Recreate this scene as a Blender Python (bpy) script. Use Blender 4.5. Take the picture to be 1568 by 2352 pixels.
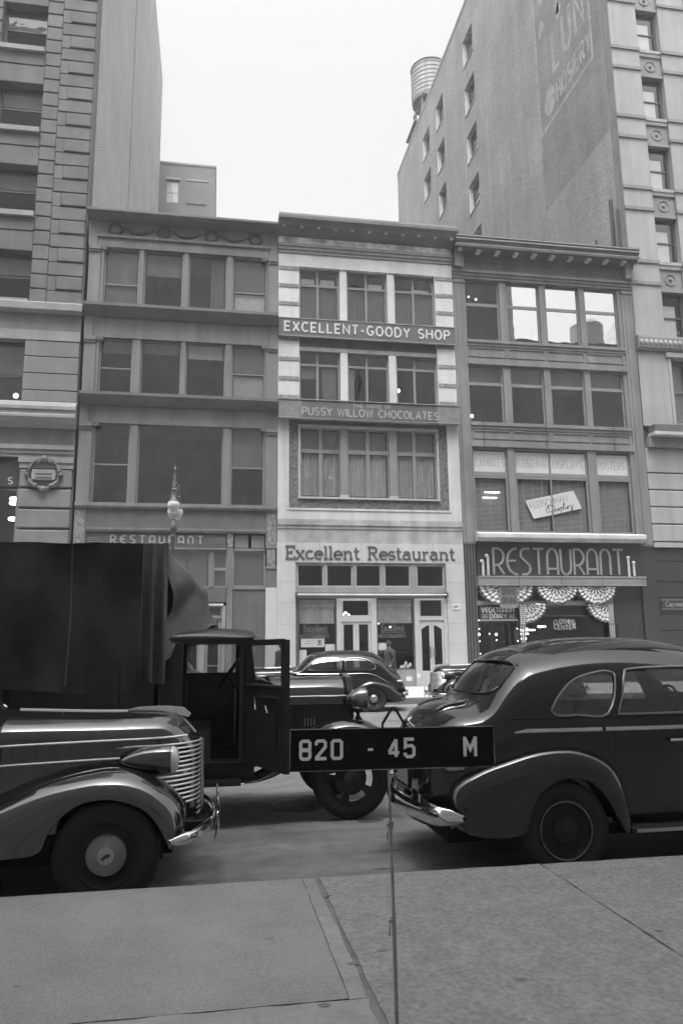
import bpy, bmesh, math, random
from mathutils import Vector, Matrix
from mathutils.bvhtree import BVHTree
for o in list(bpy.data.objects): bpy.data.objects.remove(o, do_unlink=True)
R = math.radians
rnd = random.Random(7)
scene = bpy.context.scene
C = scene.collection

# ------------------------------------------------------------------ camera, sky, sun, exposure
CAM_H = 1.70                                   # eye height above the roadway, metres
YAW, PITCH, ROLL = R(9.665), R(10.293), R(-0.665)
cp, sp = math.cos(PITCH), math.sin(PITCH)
fw = Vector((math.sin(YAW)*cp, math.cos(YAW)*cp, sp))
r0 = Vector((math.cos(YAW), -math.sin(YAW), 0)); u0 = r0.cross(fw)
rr = r0*math.cos(ROLL) + u0*math.sin(ROLL); uu = -r0*math.sin(ROLL) + u0*math.cos(ROLL)
cam_d = bpy.data.cameras.new('camera'); cam = bpy.data.objects.new('camera', cam_d); C.objects.link(cam)
cam.matrix_world = Matrix(((rr.x, uu.x, -fw.x, 0), (rr.y, uu.y, -fw.y, 0), (rr.z, uu.z, -fw.z, CAM_H), (0, 0, 0, 1)))
cam_d.sensor_fit = 'VERTICAL'; cam_d.sensor_height = 36.0; cam_d.lens = 1733.4/2352*36
cam_d.clip_start = 0.05; cam_d.clip_end = 2000
scene.camera = cam

SUN_EL, SUN_AZ = R(70), R(195)                 # azimuth clockwise from +Y
w = bpy.data.worlds.new('World'); scene.world = w; w.use_nodes = True
nt = w.node_tree; nt.nodes.clear()
sky = nt.nodes.new('ShaderNodeTexSky'); sky.sky_type = 'NISHITA'; sky.sun_disc = False
sky.sun_elevation = SUN_EL; sky.sun_rotation = SUN_AZ; sky.air_density = 1.0; sky.dust_density = 6.0; sky.ozone_density = 1.0
bw = nt.nodes.new('ShaderNodeRGBToBW'); bg = nt.nodes.new('ShaderNodeBackground'); out = nt.nodes.new('ShaderNodeOutputWorld')
nt.links.new(sky.outputs[0], bw.inputs[0]); nt.links.new(bw.outputs[0], bg.inputs[0]); nt.links.new(bg.outputs[0], out.inputs[0])
bg.inputs[1].default_value = 0.117
sl = bpy.data.lights.new('sun', 'SUN'); sl.energy = 0.65; sl.angle = R(30); sl.color = (1, 1, 1)
sun = bpy.data.objects.new('sun', sl); C.objects.link(sun)
sd = Vector((math.sin(SUN_AZ)*math.cos(SUN_EL), math.cos(SUN_AZ)*math.cos(SUN_EL), math.sin(SUN_EL)))
sun.rotation_euler = sd.to_track_quat('Z', 'Y').to_euler(); sun.location = (0, -20, 60)
scene.view_settings.view_transform = 'Standard'; scene.view_settings.look = 'None'
scene.view_settings.exposure = 2.15; scene.view_settings.gamma = 1.0
scene.render.engine = 'CYCLES'
scene.cycles.max_bounces = 8; scene.cycles.transparent_max_bounces = 16; scene.cycles.glossy_bounces = 4

# ------------------------------------------------------------------ materials (black-and-white world: grey values only)
M = {}
def mat(name, v, rough=.8, var=.12, scale=1.5, streak=0., fine=.06, bump=0., bscale=40, metal=0., spec=.5, ior=1.5, coat=0., brick=None, rand=0., emit=0., mottle=0., lane=0.):
    m = bpy.data.materials.new(name); m.use_nodes = True; M[name] = m
    n = m.node_tree.nodes; L = m.node_tree.links; p = n['Principled BSDF']
    p.inputs['Roughness'].default_value = rough; p.inputs['Metallic'].default_value = metal
    p.inputs['IOR'].default_value = ior; p.inputs['Specular IOR Level'].default_value = spec
    p.inputs['Coat Weight'].default_value = coat; p.inputs['Coat Roughness'].default_value = .04
    geo = n.new('ShaderNodeNewGeometry')
    def math_(op, a, b=None):
        q = n.new('ShaderNodeMath'); q.operation = op
        for i, x in enumerate((a, b)):
            if x is None: continue
            if isinstance(x, (int, float)): q.inputs[i].default_value = x
            else: L.new(x, q.inputs[i])
        return q.outputs[0]
    def noise(sc, vec=None, detail=4):
        q = n.new('ShaderNodeTexNoise'); q.inputs['Scale'].default_value = sc; q.inputs['Detail'].default_value = detail
        L.new(vec or geo.outputs['Position'], q.inputs['Vector']); return q.outputs['Fac']
    def spread(fac, amp):                       # noise -> 1 +- amp
        q = n.new('ShaderNodeMapRange'); L.new(fac, q.inputs[0])
        q.inputs[1].default_value = .3; q.inputs[2].default_value = .7; q.inputs[3].default_value = 1-amp; q.inputs[4].default_value = 1+amp
        return q.outputs[0]
    val = None
    if brick:                                   # (axis, brick width, row height, mortar, mortar value, contrast)
        ax, bwid, bh, mo, mv, ct = brick
        sx = n.new('ShaderNodeSeparateXYZ'); L.new(geo.outputs['Position'], sx.inputs[0])
        cx = n.new('ShaderNodeCombineXYZ'); L.new(sx.outputs[ax], cx.inputs[0]); L.new(sx.outputs[2], cx.inputs[1])
        b = n.new('ShaderNodeTexBrick'); L.new(cx.outputs[0], b.inputs['Vector']); b.inputs['Scale'].default_value = 1
        b.inputs['Brick Width'].default_value = bwid; b.inputs['Row Height'].default_value = bh; b.inputs['Mortar Size'].default_value = mo
        b.inputs['Color1'].default_value = (v*(1-ct),)*3+(1,); b.inputs['Color2'].default_value = (v*(1+ct),)*3+(1,); b.inputs['Mortar'].default_value = (mv,)*3+(1,)
        q = n.new('ShaderNodeRGBToBW'); L.new(b.outputs['Color'], q.inputs[0]); val = q.outputs[0]
    def mul(a, b): return b if a is None else math_('MULTIPLY', a, b)
    if val is None: val = math_('ADD', v, 0.)
    if var: val = mul(val, spread(noise(scale), var))
    if fine: val = mul(val, spread(noise(bscale, detail=2), fine))
    if streak:
        mp = n.new('ShaderNodeMapping'); mp.inputs['Scale'].default_value = (2.2, 2.2, .13); L.new(geo.outputs['Position'], mp.inputs['Vector'])
        val = mul(val, spread(noise(1.0, mp.outputs[0]), streak))
    if mottle: val = mul(val, spread(noise(.35, detail=8), mottle))
    if lane:                                    # wear and oil drawn out along the street
        mp = n.new('ShaderNodeMapping'); mp.inputs['Scale'].default_value = (.22, 1.7, 1); L.new(geo.outputs['Position'], mp.inputs['Vector'])
        val = mul(val, spread(noise(1.3, mp.outputs[0], 6), lane))
    if rand:
        oi = n.new('ShaderNodeObjectInfo'); q = n.new('ShaderNodeMapRange'); L.new(oi.outputs['Random'], q.inputs[0])
        q.inputs[3].default_value = 1-rand; q.inputs[4].default_value = 1+rand; val = mul(val, q.outputs[0])
    L.new(val, p.inputs['Base Color'])
    if bump:
        bn = n.new('ShaderNodeBump'); bn.inputs['Strength'].default_value = bump; bn.inputs['Distance'].default_value = .02
        L.new(noise(bscale), bn.inputs['Height']); L.new(bn.outputs[0], p.inputs['Normal'])
    if emit:
        p.inputs['Emission Color'].default_value = (1, 1, 1, 1); p.inputs['Emission Strength'].default_value = emit
    return m
def glass(name, refl, tint, rough=.015, wavy=.14):
    m = bpy.data.materials.new(name); m.use_nodes = True; M[name] = m
    n = m.node_tree.nodes; L = m.node_tree.links; n.remove(n['Principled BSDF'])
    t = n.new('ShaderNodeBsdfTransparent'); t.inputs[0].default_value = (tint,)*3+(1,)
    g = n.new('ShaderNodeBsdfGlossy'); g.inputs['Roughness'].default_value = rough; g.inputs[0].default_value = (.95,)*3+(1,)
    lw = n.new('ShaderNodeLayerWeight'); lw.inputs[0].default_value = .5
    pw = n.new('ShaderNodeMath'); pw.operation = 'POWER'; pw.inputs[1].default_value = 4.; L.new(lw.outputs['Facing'], pw.inputs[0])
    geo = n.new('ShaderNodeNewGeometry'); nz = n.new('ShaderNodeTexNoise'); nz.inputs['Scale'].default_value = .9; nz.inputs['Detail'].default_value = 1
    L.new(geo.outputs['Position'], nz.inputs['Vector'])
    bn = n.new('ShaderNodeBump'); bn.inputs['Strength'].default_value = wavy; bn.inputs['Distance'].default_value = .05
    L.new(nz.outputs['Fac'], bn.inputs['Height']); nz.inputs['Detail'].default_value = 2; L.new(bn.outputs[0], g.inputs['Normal'])
    ad = n.new('ShaderNodeMath'); ad.operation = 'ADD'; ad.use_clamp = True; ad.inputs[1].default_value = refl; L.new(pw.outputs[0], ad.inputs[0])
    mx = n.new('ShaderNodeMixShader'); L.new(ad.outputs[0], mx.inputs[0]); L.new(t.outputs[0], mx.inputs[1]); L.new(g.outputs[0], mx.inputs[2])
    L.new(mx.outputs[0], n['Material Output'].inputs[0])
    return m
# ground
mat('asphalt', .155, .85, var=.20, scale=5, fine=.22, bump=.4, bscale=60, mottle=.22, lane=.20)
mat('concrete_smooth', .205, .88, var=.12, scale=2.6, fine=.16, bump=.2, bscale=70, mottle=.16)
mat('concrete_rough', .205, .9, var=.10, scale=5, fine=.20, bump=.6, bscale=34, mottle=.12)
mat('concrete_patch', .24, .9, var=.12, scale=6, fine=.1, bump=.2)
mat('joint_dirt', .145, .95, var=.2, scale=8)
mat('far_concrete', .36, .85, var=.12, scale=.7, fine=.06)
mat('kerb_stone', .15, .85, var=.2, scale=3, fine=.15, bump=.3, bscale=30)
mat('iron', .05, .6, var=.25, scale=8)
# buildings
mat('soot_iron', .13, .7, var=.12, scale=.9, streak=.20, fine=.10, mottle=.08)
mat('soot_iron_dark', .09, .7, var=.12, scale=.8, streak=.10)
mat('soot_panel', .09, .75, var=.14, scale=2.5, streak=.12)
mat('shop_board', .075, .7, var=.15, scale=2, streak=.12)
mat('screen_board', .17, .8, var=.1, scale=3)
mat('wreath_iron', .05, .7, var=.3, scale=9, bump=.6, bscale=14)
mat('ornament_iron', .14, .7, var=.5, scale=9, fine=.3, bump=1., bscale=14)
mat('white_brick', .46, .55, var=.09, scale=1.3, streak=.13, mottle=.06, brick=(0, .21, .068, .008, .36, .05))
mat('terracotta_band', .17, .8, var=.4, scale=9, bump=.8, bscale=16)
mat('cornice_dark', .10, .75, var=.15, scale=1.2, streak=.14)
mat('cornice_stained', .62, .8, var=.55, scale=2.2, streak=.25)
mat('moulding_grey', .20, .75, var=.16, scale=1.5, streak=.12)
mat('cream_stone', .40, .7, var=.08, scale=1.4, streak=.16)
mat('weathered_stone', .26, .85, var=.22, scale=2.0, streak=.20, mottle=.12)
mat('shop_panel', .36, .55, var=.06, scale=1.6, fine=.05, streak=.08, rand=.04)
mat('border_tile', .10, .7, var=.55, scale=11, fine=.3, bump=1., bscale=22)
mat('frame_grey', .17, .6, var=.08, scale=2)
mat('frame_light', .32, .6, var=.08, scale=2)
mat('frame_dark', .06, .6, var=.1, scale=2)
mat('door_paint', .36, .5, var=.06, scale=2)
mat('grey_stone', .14, .8, var=.12, scale=1.1, streak=.20, fine=.10, mottle=.08)
mat('ledge_light', .38, .7, var=.15, scale=1.5, streak=.08)
mat('sign_dark', .022, .5, var=.15, scale=2)
mat('sign_grey', .075, .65, var=.15, scale=2, streak=.1)
mat('plaque_grey', .14, .8, var=.2, scale=4)
mat('letter_light', .42, .6, var=.08, scale=3)
mat('letter_grey', .25, .6, var=.12, scale=3)
mat('letter_deco', .19, .5, var=.1, scale=3)
mat('letter_dark', .055, .6, var=.08, scale=3)
mat('neon_tube', .12, .35, var=.05)
mat('aluminium', .30, .38, var=.1, scale=2, metal=.4)
mat('dark_tile', .032, .4, var=.12, scale=1.5)
mat('dark_flute', .09, .5, var=.1, scale=1.5)
mat('brownstone', .105, .85, var=.16, scale=1.3, streak=.12, rand=.09, bump=.25, bscale=12)
mat('brownstone_pale', .145, .85, var=.12, scale=1.3, streak=.10, rand=.05)
mat('stone_trim', .20, .8, var=.12, scale=1.4, streak=.10)
mat('limestone', .25, .8, var=.08, scale=.9, streak=.13, rand=.03, fine=.1)
mat('limestone_dark', .17, .8, var=.12, scale=1.2, streak=.1)
mat('side_brick_left', .44, .9, var=.09, scale=.4, streak=.06, fine=.05, brick=(1, .21, .075, .012, .30, .10))
mat('side_brick_pale', .50, .9, var=.09, scale=.4, streak=.07, fine=.05, brick=(1, .21, .075, .012, .25, .10))
mat('side_brick', .28, .9, var=.10, scale=.25, streak=.12, fine=.05, brick=(1, .24, .085, .014, .17, .2), mottle=.10)
mat('block_brick', .17, .9, var=.10, scale=.4, brick=(0, .21, .075, .012, .15, .12))
mat('side_brick_dark', .215, .9, var=.10, scale=.5, streak=.08, fine=.08, brick=(1, .24, .085, .014, .15, .2), mottle=.14)
mat('oil_stain', .075, .6, var=.3, scale=6)
mat('paint_ghost', .30, .9, var=.25, scale=1.6, fine=.3, bscale=9)
mat('roof_tar', .06, .95)
mat('tank_wood', .30, .85, var=.12, scale=1.2, streak=.15)
mat('tank_iron', .12, .7, var=.15)
mat('opposite_window', .52, .5, var=.1)
mat('opposite_wall', .48, .85, var=.15, scale=.5, streak=.1)
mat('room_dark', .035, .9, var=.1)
mat('blind_cloth', .16, .85, var=.08, scale=3, streak=.06)
mat('curtain_cloth', .27, .9, var=.12, scale=4, streak=.2)
mat('shade_light', .40, .85, var=.06)
mat('slat', .26, .6, var=.1, scale=3)
mat('paper_white', .55, .9, var=.12, scale=6)
mat('frosted_sign', .62, .6, var=.05)
mat('lamp_glow', .8, .5, emit=2.2, var=0, fine=0)
mat('milk_glass', .46, .25, var=.04, emit=.0)
mat('cast_iron', .09, .55, var=.2, scale=5)
mat('bunting_white', .52, .9, var=.06, scale=8)
mat('bunting_red', .16, .9, var=.1, scale=8)
mat('bunting_blue', .06, .9, var=.1, scale=8)
# vehicles
mat('paint_black', .008, .09, var=.15, scale=2, fine=.1, spec=.6, ior=1.55, coat=.2)
mat('paint_grey_black', .012, .10, var=.15, scale=2, fine=.1, spec=.75, ior=1.75, coat=.3)
mat('truck_paint', .02, .38, var=.2, scale=3, fine=.1, spec=.5)
mat('chrome', .72, .10, var=.06, scale=6, metal=1.)
mat('lamp_shell', .22, .22, var=.1, metal=.8)
mat('faint_letter', .40, .7, var=.1)
mat('trim_bright', .80, .28, var=.05, metal=.55)  # near-white base colour carries the sky reflection that the chrome would show
mat('headlight_glass', .55, .12, var=.05, spec=.8)
mat('chrome_dull', .45, .28, var=.12, scale=8, metal=1.)
mat('rubber', .013, .75, var=.2, scale=6)
mat('underbody', .012, .9)
mat('hub_disc', .40, .45, var=.1, scale=10, metal=.6)
mat('upholstery', .05, .9, var=.1)
mat('tail_lens', .3, .2)
mat('tarp', .036, .85, var=.25, scale=1.1, fine=.15, bump=.25, bscale=7)
mat('tarp_pale', .10, .8, var=.2, scale=2, fine=.15, bump=.25, bscale=9)  # paler grey of the same canvas, for flap, front sheet and seams
# board, people
mat('board_felt', .012, .9, var=.2, scale=8)
mat('board_frame', .34, .5, var=.7, scale=14, fine=.3)
mat('digit_white', .92, .5, var=.03)
mat('pole_metal', .33, .35, var=.1, metal=.7)
mat('coat_dark', .03, .9, var=.15, scale=4)
mat('hat_felt', .05, .9)
mat('skin', .32, .6, var=.05)
glass('window_glass', .19, .75)
glass('shop_glass', .08, .92)
glass('mirror_glass', .48, .5, .01, .04)
glass('car_glass', .10, .75)

# ------------------------------------------------------------------ mesh helpers
ORG = {}
def thing(name, label, cat, loc=(0, 0, 0), group=None, local=False):
    o = bpy.data.objects.new(name, None); C.objects.link(o); o.empty_display_size = .2
    o['label'] = label; o['category'] = cat
    if group: o['group'] = group
    o.location = (0, 0, 0) if local else loc
    ORG[o.name] = Vector((0, 0, 0)) if local else Vector(loc)
    return o
def tag(o, label, cat, group=None):
    o['label'] = label; o['category'] = cat
    if group: o['group'] = group
    return o
class MB:
    def __init__(s): s.v = []; s.f = []; s.mi = []; s.cur = 0
    def face(s, *idx): s.f.append(tuple(idx)); s.mi.append(s.cur)
    def box(s, x0, x1, y0, y1, z0, z1):
        b = len(s.v)
        s.v += [(x0,y0,z0),(x1,y0,z0),(x1,y1,z0),(x0,y1,z0),(x0,y0,z1),(x1,y0,z1),(x1,y1,z1),(x0,y1,z1)]
        for q in ((3,2,1,0),(4,5,6,7),(0,1,5,4),(1,2,6,5),(2,3,7,6),(3,0,4,7)): s.face(*[b+i for i in q])
        return s
    def prism(s, pts, a, b, ax=1):
        """closed 2-D outline extruded from a to b along axis ax; pts are the two other coordinates in order"""
        k = len(s.v); n = len(pts)
        for d in (a, b):
            for (p, q) in pts: s.v.append({0: (d, p, q), 1: (p, d, q), 2: (p, q, d)}[ax])
        area = sum(pts[i][0]*pts[(i+1) % n][1]-pts[(i+1) % n][0]*pts[i][1] for i in range(n))
        flip = (area < 0) != (ax == 1) if (b > a) else (area < 0) == (ax == 1)
        def add(*q): s.face(*(q if not flip else q[::-1]))
        add(*[k+i for i in range(n)][::-1]); add(*[k+n+i for i in range(n)])
        for i in range(n): j = (i+1) % n; add(k+i, k+j, k+n+j, k+n+i)
        return s
    def grid(s, P, closed_u=False, closed_v=False):
        k = len(s.v); nu = len(P); nv = len(P[0])
        for row in P: s.v += [tuple(p) for p in row]
        for i in range(nu if closed_u else nu-1):
            for j in range(nv if closed_v else nv-1):
                i2 = (i+1) % nu; j2 = (j+1) % nv
                s.face(k+i*nv+j, k+i2*nv+j, k+i2*nv+j2, k+i*nv+j2)
        return s
    def tube(s, path, r, n=8, closed=False, flat=1.0):
        path = [Vector(p) for p in path]; m = len(path); rings = []
        up = Vector((0, 0, 1))
        for i, p in enumerate(path):
            a = path[i-1] if (i or closed) else p; b = path[(i+1) % m] if (i < m-1 or closed) else p
            t = (b-a).normalized() if (b-a).length > 1e-9 else Vector((1, 0, 0))
            ref = up if abs(t.z) < .95 else Vector((0, 1, 0))
            e1 = t.cross(ref).normalized(); e2 = e1.cross(t).normalized()
            rad = r[i] if isinstance(r, (list, tuple)) else r
            rings.append([p+e1*(rad*flat*math.cos(2*math.pi*j/n))+e2*(rad*math.sin(2*math.pi*j/n)) for j in range(n)])
        k = len(s.v); s.grid(rings, closed_u=closed, closed_v=True)
        if not closed:
            s.face(*[k+j for j in range(n)]); s.face(*[k+(m-1)*n+j for j in range(n)][::-1])
        return s
    def lathe(s, prof, c=(0, 0, 0), ax=2, n=24):
        """prof: (radius, height) pairs revolved about axis ax through c"""
        rings = []
        for (r, h) in prof:
            ring = []
            for j in range(n):
                a = 2*math.pi*j/n; p, q = r*math.cos(a), r*math.sin(a)
                ring.append({2: (c[0]+p, c[1]+q, c[2]+h), 1: (c[0]+p, c[1]+h, c[2]+q), 0: (c[0]+h, c[1]+p, c[2]+q)}[ax])
            rings.append(ring)
        s.grid(rings, closed_v=True); return s
    def ball(s, c, r, n=12, m=8, sz=1.):
        prof = [(max(1e-4, r*math.sin(math.pi*i/m)), -r*sz*math.cos(math.pi*i/m)) for i in range(m+1)]
        return s.lathe(prof, c, 2, n)
    def build(s, name, mats, parent=None, smooth=False, ang=40, fix=False, org=None):
        me = bpy.data.meshes.new(name)
        xs = [p[0] for p in s.v]; ys = [p[1] for p in s.v]; zs = [p[2] for p in s.v]
        o0 = Vector(((min(xs)+max(xs))/2, (min(ys)+max(ys))/2, (min(zs)+max(zs))/2)) if org is None else Vector(org)
        me.from_pydata([(p[0]-o0.x, p[1]-o0.y, p[2]-o0.z) for p in s.v], [], s.f)
        ml = mats if isinstance(mats, (list, tuple)) else [mats]
        for q in ml: me.materials.append(M[q])
        if len(ml) > 1: me.polygons.foreach_set('material_index', s.mi)
        if fix:
            bm = bmesh.new(); bm.from_mesh(me); bmesh.ops.remove_doubles(bm, verts=bm.verts, dist=1e-5); bmesh.ops.recalc_face_normals(bm, faces=bm.faces); bm.to_mesh(me); bm.free()
        if smooth: me.shade_smooth(); me.set_sharp_from_angle(angle=R(ang))
        me.update()
        return place(bpy.data.objects.new(name, me), o0, parent)
def place(o, o0, parent):
    C.objects.link(o)
    if parent is not None:
        o.parent = parent; o.location = o0-ORG[parent.name]
    else: o.location = o0
    ORG[o.name] = o0.copy()
    return o
BOXES = {}
def bx(name, m, parent, x0, x1, y0, y1, z0, z1, chamfer=0.):
    """one box-shaped piece as an object of its own; equal boxes share one mesh"""
    d = (round(x1-x0, 4), round(y1-y0, 4), round(z1-z0, 4), m, chamfer)
    c = Vector(((x0+x1)/2, (y0+y1)/2, (z0+z1)/2))
    me = BOXES.get(d)
    if me is None:
        q = MB().box(-d[0]/2, d[0]/2, -d[1]/2, d[1]/2, -d[2]/2, d[2]/2)
        me = bpy.data.meshes.new(name); me.from_pydata(q.v, [], q.f); me.materials.append(M[m])
        if chamfer:
            bm = bmesh.new(); bm.from_mesh(me); bmesh.ops.bevel(bm, geom=list(bm.edges), offset=chamfer, segments=1, affect='EDGES'); bm.to_mesh(me); bm.free()
        BOXES[d] = me
    return place(bpy.data.objects.new(name, me), c, parent)
def copy_tree(o, parent=None):
    c = o.copy(); C.objects.link(c); c.parent = parent
    for ch in o.children: copy_tree(ch, c)
    return c
def bake(o, ang=None):
    dg = bpy.context.evaluated_depsgraph_get(); dg.update()
    me = bpy.data.meshes.new_from_object(o.evaluated_get(dg)); o.modifiers.clear(); o.data = me
    if ang: me.shade_smooth(); me.set_sharp_from_angle(angle=R(ang))
def curve(pts, n):                              # Catmull-Rom through points, n samples per span
    P = [Vector(p) for p in pts]; out = []
    for i in range(len(P)-1):
        a = P[max(i-1, 0)]; b = P[i]; c = P[i+1]; d = P[min(i+2, len(P)-1)]
        for k in range(n):
            t = k/n; out.append(.5*((2*b)+(c-a)*t+(2*a-5*b+4*c-d)*t*t+(3*b-a-3*c+d)*t**3))
    out.append(P[-1].copy()); return out
def lin(tab, x):
    if x <= tab[0][0]: return tab[0][1]
    for (a, b), (c, d) in zip(tab, tab[1:]):
        if x <= c: return b+(d-b)*(x-a)/(c-a)
    return tab[-1][1]
def smooth_tab(tab, n=6):                       # densify a profile table smoothly
    c = curve([(a, b, 0) for a, b in tab], n); o = []
    for p in c:
        if not o or p.x > o[-1][0]+1e-6: o.append((p.x, p.y))
    return o
def dep(X, Z, Y, Y0=30.):                       # a point measured on the facade plane, moved along its sight line to depth Y
    k = Y/Y0; return X*k, CAM_H+(Z-CAM_H)*k

# ------------------------------------------------------------------ stroke lettering
def arc(cx, cy, rx, ry, a0, a1, n=10): return [(cx+rx*math.cos(R(a0+(a1-a0)*i/n)), cy+ry*math.sin(R(a0+(a1-a0)*i/n))) for i in range(n+1)]
def F_(): 
    f = {}
    f['A'] = (.7, [[(0,0),(.35,1),(.7,0)],[(.13,.33),(.57,.33)]])
    f['B'] = (.6, [[(0,0),(0,1)],[(0,1),(.35,1)]+arc(.35,.76,.22,.24,90,-90)+[(0,.52)],[(0,.52),(.36,.52)]+arc(.36,.26,.24,.26,90,-90)+[(0,0)]])
    f['C'] = (.66, [arc(.36,.5,.36,.5,45,315,16)])
    f['D'] = (.66, [[(0,0),(0,1)],[(0,1),(.26,1)]+arc(.26,.5,.4,.5,90,-90,14)+[(0,0)]])
    f['E'] = (.56, [[(.56,1),(0,1),(0,0),(.56,0)],[(0,.5),(.46,.5)]])
    f['F'] = (.54, [[(.54,1),(0,1),(0,0)],[(0,.5),(.44,.5)]])
    f['G'] = (.7, [arc(.36,.5,.36,.5,45,340,16)+[(.7,.42),(.42,.42)]])
    f['H'] = (.64, [[(0,0),(0,1)],[(.64,0),(.64,1)],[(0,.52),(.64,.52)]])
    f['I'] = (.02, [[(.01,0),(.01,1)]])
    f['K'] = (.62, [[(0,0),(0,1)],[(.6,1),(0,.42)],[(.2,.6),(.62,0)]])
    f['L'] = (.52, [[(0,1),(0,0),(.52,0)]])
    f['M'] = (.78, [[(0,0),(0,1),(.39,.3),(.78,1),(.78,0)]])
    f['N'] = (.66, [[(0,0),(0,1),(.66,0),(.66,1)]])
    f['O'] = (.72, [arc(.36,.5,.36,.5,0,360,24)])
    f['P'] = (.58, [[(0,0),(0,1)],[(0,1),(.32,1)]+arc(.32,.74,.26,.26,90,-90)+[(0,.48)]])
    f['R'] = (.62, [[(0,0),(0,1)],[(0,1),(.32,1)]+arc(.32,.75,.26,.25,90,-90)+[(0,.5)],[(.3,.5),(.62,0)]])
    f['S'] = (.6, [arc(.3,.745,.28,.255,40,270,12)+arc(.3,.255,.3,.235,90,-140,12)])
    f['T'] = (.64, [[(0,1),(.64,1)],[(.32,1),(.32,0)]])
    f['U'] = (.64, [[(0,1),(0,.3)]+arc(.32,.3,.32,.3,180,360,12)+[(.64,1)]])
    f['V'] = (.68, [[(0,1),(.34,0),(.68,1)]])
    f['W'] = (.96, [[(0,1),(.24,0),(.48,.9),(.72,0),(.96,1)]])
    f['X'] = (.64, [[(0,0),(.64,1)],[(0,1),(.64,0)]])
    f['Y'] = (.66, [[(0,1),(.33,.48),(.66,1)],[(.33,.48),(.33,0)]])
    f['-'] = (.34, [[(0,.42),(.34,.42)]]); f[' '] = (.34, []); f['.'] = (.04, [[(0,.03),(.08,.03)]])
    return f
SANS = F_()
DECO = dict(SANS)                               # rounded show-card capitals of the two RESTAURANT fascias
DECO['A'] = (.62, [[(0,0),(0,.62)]+arc(.31,.66,.31,.34,180,0,12)+[(.62,0)],[(0,.22),(.62,.22)]])
DECO['E'] = (.6, [[(.6,1)]+arc(.58,.5,.58,.5,95,265,16)+[(.6,0)],[(0,.52),(.5,.52)]])
DECO['N'] = (.6, [[(0,0),(0,.62)]+arc(.3,.66,.3,.34,180,0,12)+[(.6,0)]])
DECO['R'] = (.6, [[(0,0),(0,1)],[(0,1),(.2,1)]+arc(.2,.68,.4,.32,90,-90,12)+[(0,.36)],[(.25,.36),(.6,0)]])
DECO['S'] = (.56, [[(.56,1),(.32,1)]+arc(.3,.76,.28,.24,90,200,8)+[(.5,.36)]+arc(.28,.22,.28,.22,20,-90,8)+[(.05,0)]])
DECO['U'] = (.6, [[(0,1),(0,.3)]+arc(.3,.28,.3,.28,180,360,12)+[(.6,1)]])
OCT = {}                                        # chamfered block numerals of the letter board
def octo(x0, x1, y0, y1, c=.1): return [(x0+c,y0),(x1-c,y0),(x1,y0+c),(x1,y1-c),(x1-c,y1),(x0+c,y1),(x0,y1-c),(x0,y0+c),(x0+c,y0)]
OCT['8'] = (.54, [octo(0,.54,.0,.52),octo(0,.54,.48,1)]); OCT['0'] = (.56, [octo(0,.56,0,1)])
OCT['2'] = (.54, [[(0,.76),(0,.9),(.1,1),(.44,1),(.54,.9),(.54,.66),(.0,.04)],[(-.07,0),(.6,0)]])
OCT['4'] = (.58, [[(.42,0),(.42,1)],[(.42,1),(0,.28)],[(-.03,.24),(.6,.24)]])
OCT['5'] = (.54, [[(.54,1),(.02,1),(.02,.56),(.12,.62),(.42,.62),(.54,.5),(.54,.12),(.42,0),(.12,0),(0,.12),(0,.22)]])
OCT['M'] = (.66, [[(0,-.07),(0,1.07)],[(.66,-.07),(.66,1.07)],[(0,1.0),(.33,.35),(.66,1.0)]])
OCT['-'] = (.3, [[(0,.45),(.3,.45)]]); OCT['3'] = (.5, [[(0,.88),(.1,1),(.4,1),(.5,.9),(.5,.6),(.4,.52),(.2,.52)],[(.4,.5),(.5,.42),(.5,.1),(.4,0),(.1,0),(0,.12)]])
SLAB = {}                                       # Egyptian slab serif of the middle shop front, x-height .66
def sf(x, y, w=.2): return [(x-w/2, y), (x+w/2, y)]
SLAB['E'] = (.62, [[(0,0),(.62,0),(.62,.2)],[(.12,0),(.12,1)],[(0,1),(.6,1),(.6,.8)],[(.12,.52),(.42,.52)],[(.42,.4),(.42,.64)]])
SLAB['R'] = (.74, [[(.12,0),(.12,1)],[(0,1),(.38,1)]+arc(.38,.76,.24,.24,90,-90)+[(.12,.52)],[(.36,.52),(.6,0),(.74,0)],sf(.12,0,.28)])
SLAB['x'] = (.6, [[(.08,0),(.52,.64)],[(.08,.64),(.52,0)],sf(.08,0),sf(.52,0),sf(.1,.64),sf(.5,.64)])
SLAB['c'] = (.52, [arc(.3,.32,.28,.32,50,320,14)]); SLAB['e'] = (.56, [[(.02,.34),(.56,.34)]+arc(.29,.32,.27,.32,5,310,16)])
SLAB['l'] = (.26, [[(.13,0),(.13,1)],[(0,1),(.13,1)],sf(.13,0,.28)])
SLAB['n'] = (.66, [[(.12,0),(.12,.62)],[(0,.62),(.12,.62)],[(.12,.42)]+arc(.34,.42,.2,.2,160,0,8)+[(.54,0)],sf(.12,0,.24),sf(.54,0,.24)])
SLAB['t'] = (.4, [[(.16,.95),(.16,.14)]+arc(.28,.12,.12,.12,180,330,6),[(0,.64),(.36,.64)]])
SLAB['s'] = (.46, [arc(.23,.48,.2,.16,30,270,9)+arc(.23,.16,.22,.16,90,-150,9)])
SLAB['a'] = (.58, [arc(.24,.2,.22,.2,60,360,14),[(.46,0),(.46,.42)]+arc(.25,.44,.21,.2,0,150,7),[(.46,0),(.58,0)]])
SLAB['u'] = (.64, [[(0,.62),(.1,.62),(.1,.22)]+arc(.3,.2,.2,.2,180,340,8),[(.4,.62),(.52,.62),(.52,0),(.64,0)]])
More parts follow.
